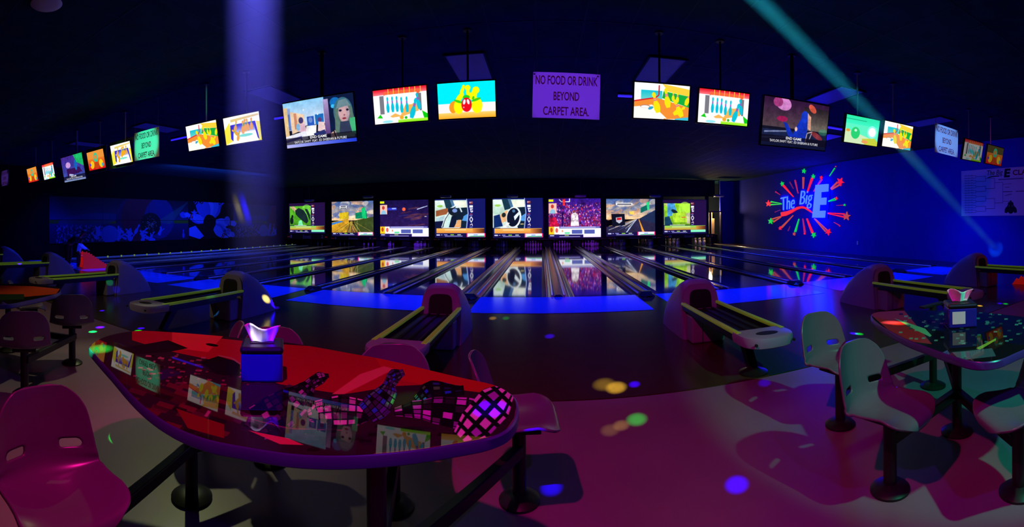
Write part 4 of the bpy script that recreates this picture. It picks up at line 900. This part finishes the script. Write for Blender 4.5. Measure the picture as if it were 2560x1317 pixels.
def art_center(f, asp):
    p = Paint(1100, int(1100 / asp), (40, 28, 32)); r = random.Random(8)
    P = lambda pts: [f(*q) for q in pts]
    p.poly(P([(330, 815), (900, 870), (1300, 960), (1340, 990), (1240, 985), (1080, 960), (980, 965), (860, 985), (700, 960), (560, 905), (400, 872), (330, 850)]), (150, 18, 30))
    p.poly(P([(930, 880), (1110, 915), (1290, 960), (1300, 985), (1240, 985), (1010, 952), (960, 930)]), (165, 48, 24))
    p.poly(P([(430, 822), (560, 838), (520, 880), (430, 868)]), (190, 44, 48)); p.poly(P([(900, 935), (960, 915), (985, 922), (860, 985), (830, 985)]), (190, 130, 80))
    for k in range(170):
        u, v = r.uniform(330, 640), r.uniform(862, 960)
        if v - 862 < (u - 330) * .28 - 20: continue
        w_ = r.uniform(3, 16); p.poly(P([(u, v), (u + w_, v + 1), (u + w_ - 2, v + 5), (u - 2, v + 4)]), [(90, 52, 56), (120, 66, 70), (70, 60, 44), (150, 84, 96), (26, 16, 16)][k % 5])
    p.poly(P([(300, 930), (620, 1040), (600, 1060), (300, 955)]), (58, 26, 26)); p.poly(P([(420, 960), (640, 1040), (690, 1000), (720, 960), (740, 965), (680, 1050), (600, 1060)]), (70, 40, 60))
    for k in range(40):
        u, v = r.uniform(290, 560), r.uniform(930, 1090); p.poly(P([(u, v), (u + 40, v + 12), (u + 30, v + 22), (u - 8, v + 10)]), [(54, 28, 30), (80, 40, 40), (26, 14, 18), (96, 44, 36)][k % 4], .8)
    p.poly(P([(440, 1020), (560, 1060), (560, 1095), (470, 1070)]), (110, 34, 24)); p.poly(P([(520, 1025), (528, 1028), (518, 1042), (510, 1040)]), (150, 120, 110))
    p.poly(P([(500, 905), (545, 890), (600, 905), (600, 940), (540, 935)]), (22, 18, 12)); p.path(P([(545, 888), (580, 895), (602, 910)]), .012, (140, 120, 90))
    p.poly(P([(300, 870), (420, 850), (470, 870), (420, 880), (330, 885)]), (30, 14, 16)); p.ell(*f(530, 862), .02, .02, (24, 10, 10)); p.ell(*f(440, 862), .03, .015, (24, 10, 10))
    def body(axis, widths, cells, cols, base=(16, 12, 16), fill=.80, blank=.2):
        """a printed pin or ball: outline and a net of squares that bends round it"""
        n = len(axis); nu, nv = cells
        def at(a, b):
            q = a * (n - 1); i = min(int(q), n - 2); k = q - i
            x, y = axis[i][0] + (axis[i + 1][0] - axis[i][0]) * k, axis[i][1] + (axis[i + 1][1] - axis[i][1]) * k
            dx, dy = axis[i + 1][0] - axis[i][0], axis[i + 1][1] - axis[i][1]; L = math.hypot(dx, dy)
            k = k * k * (3 - 2 * k); w_ = widths[i] + (widths[i + 1] - widths[i]) * k
            return f(x - dy / L * w_ * math.sin(b * PI / 2), y + dx / L * w_ * math.sin(b * PI / 2))
        p.poly([at(q / 30, -1) for q in range(31)] + [at(q / 30, 1) for q in range(30, -1, -1)], base)
        for i in range(nu):
            for j in range(nv):
                if r.random() < blank: continue
                a0, a1 = (i + (1 - fill) / 2) / nu, (i + (1 + fill) / 2) / nu; b0, b1 = -1 + 2 * (j + (1 - fill) / 2) / nv, -1 + 2 * (j + (1 + fill) / 2) / nv
                p.poly([at(a0, b0), at(a1, b0), at(a1, b1), at(a0, b1)], cols[r.randrange(len(cols))])
    DK = [(38, 32, 40), (52, 44, 56), (28, 24, 30), (64, 52, 70), (40, 30, 44)]
    body([(1045, 1010), (1080, 985), (1160, 975)], [20, 34, 12], (6, 7), [(30, 120, 200), (60, 200, 60), (30, 50, 60), (24, 24, 24), (40, 90, 120)], fill=.6)
    body([(640, 1060), (690, 1035), (735, 1005), (762, 978), (778, 958), (800, 945), (822, 938)], [44, 50, 44, 26, 15, 16, 5], (16, 8), DK + [(100, 70, 120), (150, 145, 150)], blank=.3)
    body([(770, 1040), (800, 1032), (850, 1028), (900, 1030), (938, 1040)], [14, 34, 40, 34, 8], (10, 6), [(200, 196, 180), (170, 168, 160), (90, 86, 90), (40, 36, 40), (30, 26, 30)], blank=.15)
    body([(915, 1035), (945, 1010), (968, 980), (975, 958), (985, 940), (1010, 930)], [30, 36, 26, 15, 18, 8], (13, 8), [(50, 40, 60), (60, 50, 100), (40, 130, 190), (70, 190, 110), (80, 60, 140), (30, 24, 34)], fill=.84, blank=.1)
    body([(985, 1030), (1040, 1022), (1100, 1026), (1170, 1036), (1230, 1042), (1262, 1044)], [10, 22, 36, 42, 34, 16], (12, 6), [(160, 50, 180), (120, 40, 140), (44, 36, 50), (80, 74, 84), (190, 110, 200), (34, 30, 36)], blank=.12)
    body([(1150, 1100), (1190, 1060), (1235, 1010), (1275, 968)], [26, 44, 46, 20], (6, 4), [(220, 216, 212), (200, 190, 200), (150, 80, 180), (214, 206, 200)], fill=.66, blank=.05)
    for k in range(26):
        u, v = r.uniform(600, 800), r.uniform(1040, 1085); p.poly(P([(u, v), (u + 34, v + 4), (u + 28, v + 12), (u - 6, v + 8)]), [(24, 16, 30), (44, 24, 60), (16, 12, 18)][k % 3], .7)
    p.poly(P([(620, 1075), (720, 1095), (760, 1112), (700, 1110)]), (190, 90, 80)); p.path(P([(620, 1045), (720, 1070), (860, 1075)]), .006, (110, 70, 80))
    for k in range(60):
        u, v = r.uniform(760, 1130), r.uniform(1060, 1120); p.poly(P([(u, v), (u + 30, v), (u + 28, v + 8), (u - 4, v + 8)]), [(16, 14, 14), (30, 32, 34), (22, 14, 12)][k % 3], .7)
    p.path(P([(1262, 955), (1288, 975), (1297, 1005), (1290, 1045), (1262, 1085), (1150, 1108), (935, 1136)]), .012, (120, 90, 80))
    return p
ct_px = [(223, 864), (262, 840), (337, 826), (420, 829), (504, 835), (601, 844), (731, 857), (898, 886), (1000, 906), (1165, 945), (1240, 962), (1282, 985), (1297, 1015), (1288, 1055), (1245, 1088), (1132, 1112), (933, 1137), (760, 1138), (625, 1120), (504, 1095), (412, 1055), (340, 1000), (276, 930), (236, 886)]
A, B, Cc = (-.56, 1.39, 0), (-1.685, 1.624, 0), (-.12, 2.28, 0)
T1 = table('printed_table', 'long glossy table printed with red sky and netted bowling pins, holding the blue box', poly_px(ct_px), ZT, art_center, [A, B], [((-1.685, 1.624, .27), (-1.45, .80, .27)), ((-.56, 1.39, .27), (-.12, 2.28, .27)), ((-1.685, 1.624, .27), (-1.5, 2.2, .27)), ((-.56, 1.39, .27), (-.74, 2.1, .27))])
def art_side(f, asp):
    p = Paint(700, int(700 / asp), (20, 22, 26)); r = random.Random(3); P = lambda pts: [f(*q) for q in pts]
    p.poly(P([(2170, 780), (2260, 775), (2330, 860), (2250, 850)]), (150, 40, 40)); p.poly(P([(2235, 795), (2340, 830), (2325, 842), (2280, 820)]), (90, 170, 120)); p.poly(P([(2270, 775), (2560, 790), (2560, 860), (2340, 850)]), (14, 18, 18))
    for k in range(150):
        u, v = r.uniform(2240, 2620), r.uniform(778, 860); p.poly(P([(u, v), (u + 9, v), (u + 8, v + 4), (u - 1, v + 4)]), [(60, 130, 110), (40, 70, 70), (90, 160, 140), (20, 20, 24)][k % 4], .8)
    p.poly(P([(2440, 870), (2490, 845), (2490, 850), (2450, 874)]), (140, 180, 60)); p.poly(P([(2380, 880), (2480, 870), (2490, 890), (2400, 900)]), (60, 90, 100)); return p
rt_px = [(2177, 788), (2198, 779), (2260, 776), (2340, 776), (2440, 779), (2560, 792), (2650, 812), (2655, 838), (2560, 874), (2500, 899), (2440, 904), (2380, 889), (2320, 868), (2260, 845), (2200, 812)]
table('printed_table', 'dark glossy printed table on the green floor, holding the box with violet label', poly_px(rt_px), ZT, art_side, [(2.416, 1.747, 0), (2.955, 2.39, 0)], [((2.416, 1.747, .27), (1.667, 1.649, .27)), ((2.416, 1.747, .27), (2.05, 1.1, .27)), ((2.955, 2.39, .27), (1.94, 2.41, .27)), ((2.416, 1.747, .3), (2.955, 2.39, .62))])
def art_left(f, asp):
    p = Paint(500, int(500 / asp), (30, 20, 18)); P = lambda pts: [f(*q) for q in pts]; r = random.Random(1)
    p.poly(P([(-40, 712), (80, 715), (150, 722), (140, 735), (60, 742), (-40, 735)]), (200, 60, 20)); p.poly(P([(0, 735), (60, 735), (60, 748), (0, 750)]), (40, 50, 30)); return p
lt_px = [(152, 724), (140, 716), (90, 711), (40, 709), (-20, 712), (-70, 722), (-90, 740), (-40, 757), (20, 760), (70, 751), (120, 740), (146, 732)]
table('printed_table', 'orange printed table at the left edge, half cut off', poly_px(lt_px), ZT, art_left, [(-4.78, 1.75, 0)], [((-4.78, 1.75, .27), (-4.0, 2.2, .27)), ((-4.0, 2.2, .30), (-3.47, 1.43, .30))])

# ================================================================== CHAIRS
def make_chair(name, label):
    t = thing(name, label, 'chair', (0, 0, 0), 0, 'moulded seats around the tables')
    prof = [(.200, .385), (.203, .405), (.188, .425), (.14, .433), (.05, .428), (-.06, .418), (-.13, .425), (-.18, .455), (-.205, .50), (-.22, .56), (-.235, .625), (-.246, .685), (-.252, .73), (-.255, .762)]
    # resample
    pr = [Vector((0, *p)) for p in prof]; Ls = [0]
    for a, b in zip(pr[:-1], pr[1:]): Ls.append(Ls[-1] + (b - a).length)
    NS, NT = 84, 56
    def at(s):
        L = s * Ls[-1]
        for i in range(len(Ls) - 1):
            if L <= Ls[i + 1] + 1e-9:
                q = (L - Ls[i]) / (Ls[i + 1] - Ls[i])
                p0, p1, p2, p3 = pr[max(i - 1, 0)], pr[i], pr[i + 1], pr[min(i + 2, len(pr) - 1)]
                return .5 * ((2 * p1) + (p2 - p0) * q + (2 * p0 - 5 * p1 + 4 * p2 - p3) * q * q + (3 * p1 - p0 - 3 * p2 + p3) * q ** 3)
        return pr[-1]
    def hw(s):
        b = .215 if s < .3 else .215 + .012 * min(1, (s - .3) / .2) if s < .58 else .227 - .035 * (s - .58) / .42
        if s < .16: b *= (1 - ((.16 - s) / .16) ** 2.6 * .86) 
        if s > .78: b *= max(.0, 1 - ((s - .78) / .22) ** 2.6) ** .5 * .70 + .30
        return b
    slots = [(-.122, .528), (.122, .528)]; sr, sl = .016, .032
    vs = []; meta = []
    for i in range(NS + 1):
        s = i / NS; p = at(s); w_ = hw(s)
        for j in range(NT + 1):
            q = 2 * j / NT - 1; x = w_ * q
            meta.append((x, p.z, s)); back = min(1, max(0, (s - .42) / .2))
            y = p.y + back * .055 * (x / .19) ** 2; z = p.z + (1 - back) * .035 * abs(x / .2) ** 2.5 * min(1, s / .2)
            vs.append(Vector((x, y, z)))
    def sd(x, z):
        best = 9
        for cx, cz in slots:
            dx = max(abs(x - cx) - sl, 0); best = min(best, math.hypot(dx, z - cz) - sr)
        return best
    fs = []
    for i in range(NS):
        for j in range(NT):
            f = [i * (NT + 1) + j, i * (NT + 1) + j + 1, (i + 1) * (NT + 1) + j + 1, (i + 1) * (NT + 1) + j]
            ms = [meta[k] for k in f]
            if ms[0][2] > .5 and sd(sum(q[0] for q in ms) / 4, sum(q[1] for q in ms) / 4) < 0: continue
            fs.append(tuple(f))
    o = MB().add(vs, fs).build('seat_shell', M['seat'], t); me = o.data
    bm = bmesh.new(); bm.from_mesh(me)
    bmesh.ops.delete(bm, geom=[v for v in bm.verts if not v.link_faces], context='VERTS')
    edge = [v for v in bm.verts if v.is_boundary and v.co.z > .47 and abs(v.co.x) < .19 and v.co.z < .6]
    for _ in range(3):
        new = {}
        for v in edge:
            nb = [e.other_vert(v).co for e in v.link_edges if e.is_boundary]
            if len(nb) == 2: new[v] = v.co * .5 + (nb[0] + nb[1]) * .25
        for v, c in new.items(): v.co = c
    bm.to_mesh(me); bm.free()
    me.polygons.foreach_set('use_smooth', [True] * len(me.polygons))
    sm = o.modifiers.new('thick', 'SOLIDIFY'); sm.thickness = .012; sm.offset = 0
    MB().rbox((0, .0, .398), (.2, .22, .02), .004).build('mount_plate', M['black_metal'], t)
    MB().cyl((0, 0, .03), (0, 0, .39), .036, None, 18).build('post', M['black_metal'], t, smooth=True)
    MB().lathe([(.108, 0), (.108, .012), (.08, .032), (.038, .042)], n=28).build('base_plate', M['black_metal'], t, smooth=True)
    return t
def face(dx, dy): return math.atan2(dy, dx) - PI / 2
ch = make_chair('moulded_chair', 'large pink-lit moulded seat in the left foreground, two slots in its back'); ch.location = (-1.47, .75, 0); ch.rotation_euler.z = face(1, -.05)
for x, y, dx, dy, lb in ((-2.12, 2.2, -.72, -.69, 'narrow edge-on moulded seat back behind the red end of the long table'), (-1.57, 2.19, .52, -.85, 'moulded seat behind the blue tissue box on the long table'), (-.76, 2.12, .34, -.94, 'moulded seat with a white and blue light spot on its back'), (-.13, 2.28, 1, .08, 'swivelled moulded seat at the rounded right end of the long table'),
                         (1.94, 2.41, .16, -.98, 'farther of two pale seats right of the open floor'), (1.667, 1.649, .20, -.98, 'nearer of two pale seats right of the open floor, on a round base'), (2.05, 1.08, -.85, .5, 'greenish seat cut by the right picture edge'), (-4.06, 2.20, -.87, .48, 'violet seat seen from behind with a green-lit slot, farther one at the left'), (-3.50, 1.43, -.9, .4, 'violet seat seen from behind, nearer one at the left edge'), (-5.04, 2.12, .39, .92, 'yellowish seat beyond the orange table at the left edge')):
    dup(ch, (x, y, 0), face(dx, dy), lb)

# ================================================================== TISSUE BOXES
def tissue_box(loc, rz, label, white_label):
    t = thing('tissue_box', label, 'tissue box', loc, rz, None)
    t.scale = (1.36, 1.36, 1.3)
    MB().rbox((0, 0, .0475), (.135, .125, .095), .006).build('body', M['blue_box'], t)
    MB().rbox((0, 0, .105), (.142, .132, .024), .01).build('lid', M['black'], t)
    MB().rbox((0, 0, .1175), (.08, .04, .004), .0015).build('slot', M['hole_shade'], t)
    rings = []
    for k in range(9):
        q = k / 8; z = .112 + .062 * q
        rings.append([(-.062 * (.55 + .45 * q) + .124 * (.55 + .45 * q) * i / 12, (.016 * math.sin(i * .75 + q) + .006) * (.4 + q) - .018 * q * q, z + .010 * math.sin(i * .6) * q) for i in range(13)])
    o = MB().loft(rings, cap=False, closed=False).build('tissue', M['tissue'], t, smooth=True)
    s = o.modifiers.new('thick', 'SOLIDIFY'); s.thickness = .0015
    if white_label: MB().box((-.02, -.0635, .05), (.062, .002, .06)).build('paper_label', M['white_sheet'], t)
    return t
tb = on_z(655, 955, ZT)
tissue_box((tb.x - .045, tb.y + .065, ZT + .001), .60, 'blue tissue box with lit white tissue on the long printed table', False)
tb2 = on_z(2400, 812, ZT)
tissue_box((tb2.x, tb2.y, ZT + .001), -.72, 'blue tissue box with violet paper label on the dark right table', True)

# ================================================================== RAMPS AND PEOPLE
def ramp(name, loc, rz, sx, label):
    t = thing(name, label, 'ramp', loc, rz, None)
    top = []
    n = 22
    for i in range(n + 1):
        q = i / n; y = q * 1.0; z = .58 * (1 - q) ** 1.25 * (.94 + .2 * math.sin(q * PI)) + .05
        if q < .16: z *= .86 + q
        top.append((y, z + (.055 if i % 2 else 0)))
    for s in (-1, 1):
        P = [(s * .17, 0, 0)] + [(s * .17, y * sx, z * sx) for y, z in top] + [(s * .17, 1.04 * sx, 0)]
        MB().ext(P, (s * .05, 0, 0)).build('side_panel', M['red_ramp'], t)
    MB().loft([[(-.17, y * sx, max(.02, z * sx - .08)), (.17, y * sx, max(.02, z * sx - .08)), (.17, y * sx, max(.0, z * sx - .12)), (-.17, y * sx, max(.0, z * sx - .12))] for y, z in top[::2]]).build('chute', M['red_ramp'], t)
    for yy in (.12, .5): MB().box((0, yy * sx, .1), (.34, .05, .06)).build('cross_bar', M['red_ramp'], t)
    return t
rp = on_z(200, 669, 0)
ramp('dragon_ramp', (rp.x + .25, rp.y - .1, .012), -.15, .95, 'red ball ramp with jagged crest by the people at the foul line')
ramp('dragon_ramp', (9.05, 3.55, .0), .22, 1.15, 'red ball ramp with jagged crest at the right picture edge')

def skin_mesh(name, nodes, edges, m, parent, sub=1, root=0):
    me = bpy.data.meshes.new(name); me.from_pydata([n[0] for n in nodes], edges, [])
    o = bpy.data.objects.new(name, me); COL.objects.link(o); o.parent = parent; me.materials.append(m)
    sk = o.modifiers.new('skin', 'SKIN'); sk.use_smooth_shade = True
    if not me.skin_vertices: me.skin_vertices.new()
    for i, n in enumerate(nodes):
        r_ = n[1] if isinstance(n[1], tuple) else (n[1], n[1]); me.skin_vertices[0].data[i].radius = r_
        me.skin_vertices[0].data[i].use_root = (i == root)
    o.modifiers.new('sub', 'SUBSURF').levels = sub; o.modifiers['sub'].render_levels = sub
    return o
def person(label, loc, rz, K, bend, mats, reach):
    """K: body height; bend: forward lean of the torso in radians; facing local +y"""
    t = thing('person', label, 'person', loc, rz)
    def S(p): return (p[0] * K, p[1] * K, p[2] * K)
    hip = Vector((0, 0, .50)); d = Vector((0, math.sin(bend), math.cos(bend))); side = Vector((1, 0, 0)); up = d
    ch_, nk = hip + d * .19, hip + d * .315
    hd = nk + (d * .6 + Vector((0, .35, .45)).normalized() * .4) * .075; ht = hd + d * .075
    N = [(hip, .072), (hip + d * .1, .066), (ch_ + d * .03, .074), (nk - d * .015, .05), (nk + d * .015, .032), (hd, .042), (ht, .046), (ht + d * .035, .03)]
    E = [(0, 1), (1, 2), (2, 3), (3, 4), (4, 5), (5, 6), (6, 7)]
    nose = hd + Vector((0, .052, .01)); N.append((nose, .009)); E.append((5, len(N) - 1))
    for s in (-1, 1):
        N.append((hd + side * s * .045 + d * .03, .010)); E.append((6, len(N) - 1))
    arms = {}
    for s in (-1, 1):
        sh = nk - d * .03 + side * s * .105; hand = Vector(reach) + side * s * .05; mid = (sh + hand) / 2 + side * s * .03 + Vector((0, -.03, -.01))
        b = len(N); N += [(sh, .034), (mid, .025), (hand, .018)]; E += [(3, b), (b, b + 1), (b + 1, b + 2)]; arms[s] = (sh, mid, hand)
        dd = (hand - mid).normalized()
        for k in range(4):
            fb = len(N); N += [(hand + dd * .03 + side * s * (k - 1.5) * .008, .0055), (hand + dd * (.055 + .006 * (k in (1, 2))) + side * s * (k - 1.5) * .009 - Vector((0, 0, .012)), .0045)]; E += [(b + 2, fb), (fb, fb + 1)]
        fb = len(N); N += [(hand + dd * .015 - side * s * .022, .0055), (hand + dd * .03 - side * s * .028, .0045)]; E += [(b + 2, fb), (fb, fb + 1)]
    legs = {}
    for s in (-1, 1):
        hp, kn, an, to = Vector((s * .055, 0, .46)), Vector((s * .06, .02, .265)), Vector((s * .062, -.015, .045)), Vector((s * .07, .075, .018))
        b = len(N); N += [(hp, .055), (kn, .037), (an, .024), (to, .020)]; E += [(0, b), (b, b + 1), (b + 1, b + 2), (b + 2, b + 3)]; legs[s] = (hp, kn, an, to)
    skin_mesh('body', [(S(p), r_ * K) for p, r_ in N], E, M['skin'], t)
    sn = [(hip + d * .0, .086), (hip + d * .1, .079), (ch_ + d * .03, .086), (nk - d * .012, .056)]; se = [(0, 1), (1, 2), (2, 3)]
    for s in (-1, 1):
        sh, mid, hand = arms[s]; b = len(sn); sn += [(sh, .043), (mid, .034), (mid + (hand - mid) * .8, .026)]; se += [(3, b), (b, b + 1), (b + 1, b + 2)]
    skin_mesh('shirt', [(S(p), r_ * K) for p, r_ in sn], se, mats[0], t)
    tn = [(hip + Vector((0, 0, .02)), .082)]; te = []
    for s in (-1, 1):
        hp, kn, an, to = legs[s]; b = len(tn); tn += [(hp, .064), (kn, .046), (an + Vector((0, 0, .015)), .036)]; te += [(0, b), (b, b + 1), (b + 1, b + 2)]
    skin_mesh('trousers', [(S(p), r_ * K) for p, r_ in tn], te, mats[1], t)
    for s in (-1, 1):
        hp, kn, an, to = legs[s]; skin_mesh('shoe', [(S(an + Vector((0, -.01, -.012))), .03 * K), (S(to + Vector((0, -.02, .0))), .026 * K), (S(to + Vector((0, .015, -.002))), .02 * K)], [(0, 1), (1, 2)], M['shoe'], t)
    h = MB(); c = Vector(S(ht)) + Vector((0, -.012 * K, .008 * K)); rings = []
    for i in range(7):
        a = PI * .5 * i / 6; rings.append([(c.x + .056 * K * math.cos(a) * math.cos(b), c.y + .060 * K * math.cos(a) * math.sin(b) - .006 * K, c.z - .012 * K + .056 * K * math.sin(a) * (1.0)) for b in [2 * PI * q / 14 for q in range(14)]])
    h.loft(rings).build('hair', M['hair'], t, smooth=True)
    return t
pa = on_z(166, 672, 0); pc = on_z(200, 671, 0)
person('adult in dark clothes bending over a child by the red ramp', (pa.x - .30, pa.y + .22, .012), face(.85, .5), 1.66, 1.08, (M['shirt_dark'], M['trousers']), (0, .27, .50))
person('small child in a bright white shirt reaching for the red ramp', (pc.x + .06, pc.y - .1, .012), face(.8, .6), 1.02, .25, (M['shirt_white'], M['trousers']), (0, .34, .62))

# ================================================================== SPOTS OF COLOURED LIGHT (from effect lights above the seating)
def fx_light(loc, label, tgt):
    t = thing('effect_light', label, 'light', loc)
    MB().rbox((0, 0, 0), (.3, .2, .2), .03).build('body', M['black_metal'], t)
    MB().cyl((0, 0, .09), (0, 0, ZC - loc[2]), .015, None, 8).build('hanger', M['black_metal'], t)
    for k in range(4): MB().cyl((-.1 + k * .066, -.09, -.06), (-.1 + k * .066, -.13, -.1), .025, .03, 12).build('lens', M['steel'], t)
EF1, EF2, EF3 = (-.6, -.3, 3.6), (3.4, .3, 3.6), (-4.4, .6, 3.6)
fx_light((-.6, -.42, 3.78), 'black effect light with four lenses hanging over the seating', None)
fx_light((-4.4, .48, 3.78), 'black effect light with four lenses hanging over the left table', None)
fx_light((3.4, .18, 3.78), 'black effect light with four lenses hanging over the right table', None)
CB, CG, CY, CW = (.012, .0, 1), (.0, 1, .06), (1, .85, .12), (1, .9, .95)
for u, v, z, col, p, ang, e in ((1842, 1211, 0, CB, 900, 1.9, 1), (1911, 957, 0, CB, 420, 1.4, 1), (1586, 960, 0, CB, 420, 1.2, 1), (1374, 840, 0, CB, 500, 1.2, 1), (1540, 968, 0, CY, 260, 2.2, 1), (1510, 960, 0, CY, 80, 2.4, 1), (1592, 1048, 0, CG, 420, 2.0, 1), (1553, 1063, 0, CY, 120, 1.6, 1), (1525, 1075, 0, CY, 60, 1.8, 1),
                               (232, 829, 0, CG, 600, 1.5, 3), (250, 818, 0, CB, 900, 1.5, 3), (352, 820, 0, CB, 700, 1.2, 3), (345, 826, 0, CG, 500, 1.2, 3), (255, 776, 0, CB, 900, 1.0, 3), (1315, 1302, 0, CB, 600, 2.4, 1), (672, 768, 0, CY, 500, .8, 1), (690, 769, 0, CB, 800, .8, 1), (62, 688, 0, CB, 900, .9, 3),
                               (2148, 834, 0, CG, 500, 1.2, 2), (2135, 833, 0, CB, 600, 1.2, 2), (2228, 806, ZT, CW, 260, 2.0, 2), (2246, 808, ZT, (1, .5, .1), 260, 2.0, 2), (2500, 758, 0, CB, 500, 1.0, 2), (2514, 759, 0, CG, 500, 1.0, 2), (2450, 764, 0, CY, 500, .8, 2),
                               (1232, 795, 0, CY, 300, 1.0, 1), (1265, 795, 0, CG, 250, .8, 1), (250, 872, ZT, CG, 3200, 2.6, 1), (1020, 1000, ZT, CG, 60, 3.0, 1), (1340, 1095, .43, CB, 500, 1.8, 1)):
    tg = on_z(u, v, z); spot((EF1, EF2, EF3)[e - 1], tg, col, p * (9 if (v > 1005 or z > 0 or u == 1911) else 240 if col[2] == 1 and col[0] < .1 else 75), ang, 1.0, .004)
def obj_spot(u, v, d, col, p, ang, src=EF1):
    """aimed at a thing standing about d metres away"""
    r_ = ray(u, v); spot(src, Vector((r_.x * d, r_.y * d, H + r_.z * d)), col, p * 2.4, ang, .5, .004)
obj_spot(655, 915, 2.0, (.0, .0, 1), 260, 4.5); obj_spot(655, 856, 2.05, (1, .85, .95), 520, 1.5); obj_spot(688, 858, 2.05, CB, 900, 1.3)  # first, wide blue spot is added to colour the tissue box
obj_spot(944, 868, 2.33, (1, .85, .45), 420, 1.2); obj_spot(963, 872, 2.33, CB, 1100, 1.4)
obj_spot(1190, 928, 2.0, CB, 300, 1.0); obj_spot(270, 691, 8.6, CG, 700, .5); obj_spot(287, 708, 8.6, CB, 900, .6); obj_spot(990, 800, 4.9, CG, 260, .8); obj_spot(535, 770, 6.6, (.05, .5, 1), 500, 1.2)
# coloured spots on the signs and the boards
def sign_spot(u, v, col, p, ang, off=(.0, -3.2, .2)):
    c = on_y(u, v, YT); spot(c + Vector(off), c, col, p, ang, .4, .05)
sign_spot(1416, 239, (.20, .035, 1), 260, 20); sign_spot(366, 361, (.0, 1, .50), 420, 15, (.9, -3.0, .3)); sign_spot(2367, 352, (.14, .36, 1), 420, 16, (-1, -3, .3)); sign_spot(290, 388, (.0, 1, .05), 200, 12, (1.2, -3, .2)); sign_spot(12, 445, (.3, .1, 1), 60, 14, (1.2, -3, 0)); sign_spot(505, 250, (0, 1, .3), 60, 9, (1, -3, .0)); sign_spot(2150, 250, (0, .5, .8), 50, 9, (-1, -3, .0))
# unseen lamps added to light the blue wall, mural, banner and pins
area((5.6, 15.5, 3.7), (12, 16.0, .9), (.0, .02, 1), 72, 4.0, .3, 90)
area((6.2, 8.5, 3.7), (12, 9.0, .9), (.0, .03, 1), 34, 3.0, .3, 90)
area((-13.0, 15, 3.6), (-17, 15.5, 1.6), (.05, .12, 1), 190, 6.0, .3)
spot((7, 3.5, 3.6), (12, 6.2, 2.4), (1, .10, .55), 30, 50, .6, .1)
spot((-6.0, 14, 3.7), (-9, 25.5, .3), (.16, .02, 1), 2600, 24, .6, .1)
spot((2.0, 14, 3.7), (1.5, 25.5, .3), (.36, .02, 1), 1400, 28, .6, .1)

# ================================================================== HAZE LIT BY TWO LIGHT SHAFTS
def shaft(name, p, q, rad, dens, ramp_, label):
    p, q = Vector(p), Vector(q)
    L = (q - p).length
    mb = MB().cyl((0, 0, 0), (0, 0, L), rad, None, 32)
    m_ = bpy.data.materials.new(name + '_haze'); m_.use_nodes = True; nt = m_.node_tree; nt.nodes.remove(nt.nodes['Principled BSDF'])
    out = next(n for n in nt.nodes if n.type == 'OUTPUT_MATERIAL')
    vol = nt.nodes.new('ShaderNodeVolumeScatter'); vol.inputs['Color'].default_value = (1, 1, 1, 1)
    tc = nt.nodes.new('ShaderNodeTexCoord'); sp = nt.nodes.new('ShaderNodeSeparateXYZ'); nt.links.new(tc.outputs['Object'], sp.inputs[0])
    mr = nt.nodes.new('ShaderNodeMapRange'); mr.inputs['From Max'].default_value = L
    mr.inputs['To Min'].default_value = dens * ramp_[0]; mr.inputs['To Max'].default_value = dens * ramp_[1]  # density falls along the shaft to fade its light
    nt.links.new(sp.outputs['Z'], mr.inputs['Value'])
    ln_ = nt.nodes.new('ShaderNodeVectorMath'); ln_.operation = 'LENGTH'
    cb = nt.nodes.new('ShaderNodeCombineXYZ'); nt.links.new(sp.outputs['X'], cb.inputs['X']); nt.links.new(sp.outputs['Y'], cb.inputs['Y']); nt.links.new(cb.outputs[0], ln_.inputs[0])
    m2 = nt.nodes.new('ShaderNodeMapRange'); m2.inputs['From Min'].default_value = 0; m2.inputs['From Max'].default_value = rad; m2.inputs['To Min'].default_value = 1; m2.inputs['To Max'].default_value = 0; m2.interpolation_type = 'SMOOTHSTEP'
    nt.links.new(ln_.outputs['Value'], m2.inputs['Value'])
    mu_ = nt.nodes.new('ShaderNodeMath'); mu_.operation = 'MULTIPLY'; nt.links.new(mr.outputs[0], mu_.inputs[0]); nt.links.new(m2.outputs[0], mu_.inputs[1])
    nt.links.new(mu_.outputs[0], vol.inputs['Density']); nt.links.new(vol.outputs[0], out.inputs['Volume'])
    o = mb.build(name, m_); o.location = p; o.rotation_mode = 'QUATERNION'; o.rotation_quaternion = (q - p).to_track_quat('Z', 'Y')
    return tag(o, label, 'light beam', kind='stuff')
b0 = on_z(641, 900, 0) * (4.3 / on_z(641, 900, 0).length)
shaft('haze_shaft', (b0.x, b0.y, ZC - .06), (b0.x, b0.y, .9), .34, .9, (1.0, .02), 'soft vertical blue flash band built as lit haze, left of the blonde woman monitor')  # haze column added in place of a vertical flash band
disk((b0.x, b0.y, ZC - .03), (b0.x, b0.y, 0), (.11, .10, 1), 10, .64, 5)  # unseen lamp added to light the haze column
s0, s1 = Vector((2.1, 4.13, ZC - .04)), Vector((11.9, 7.1, .55))
shaft('haze_beam', s0, s1, .14, .9, (.8, .5), 'thin slanting teal beam of lit haze crossing before the blue wall')
disk(s0, s1, (.01, .50, .7), 2.2, .25, 2)
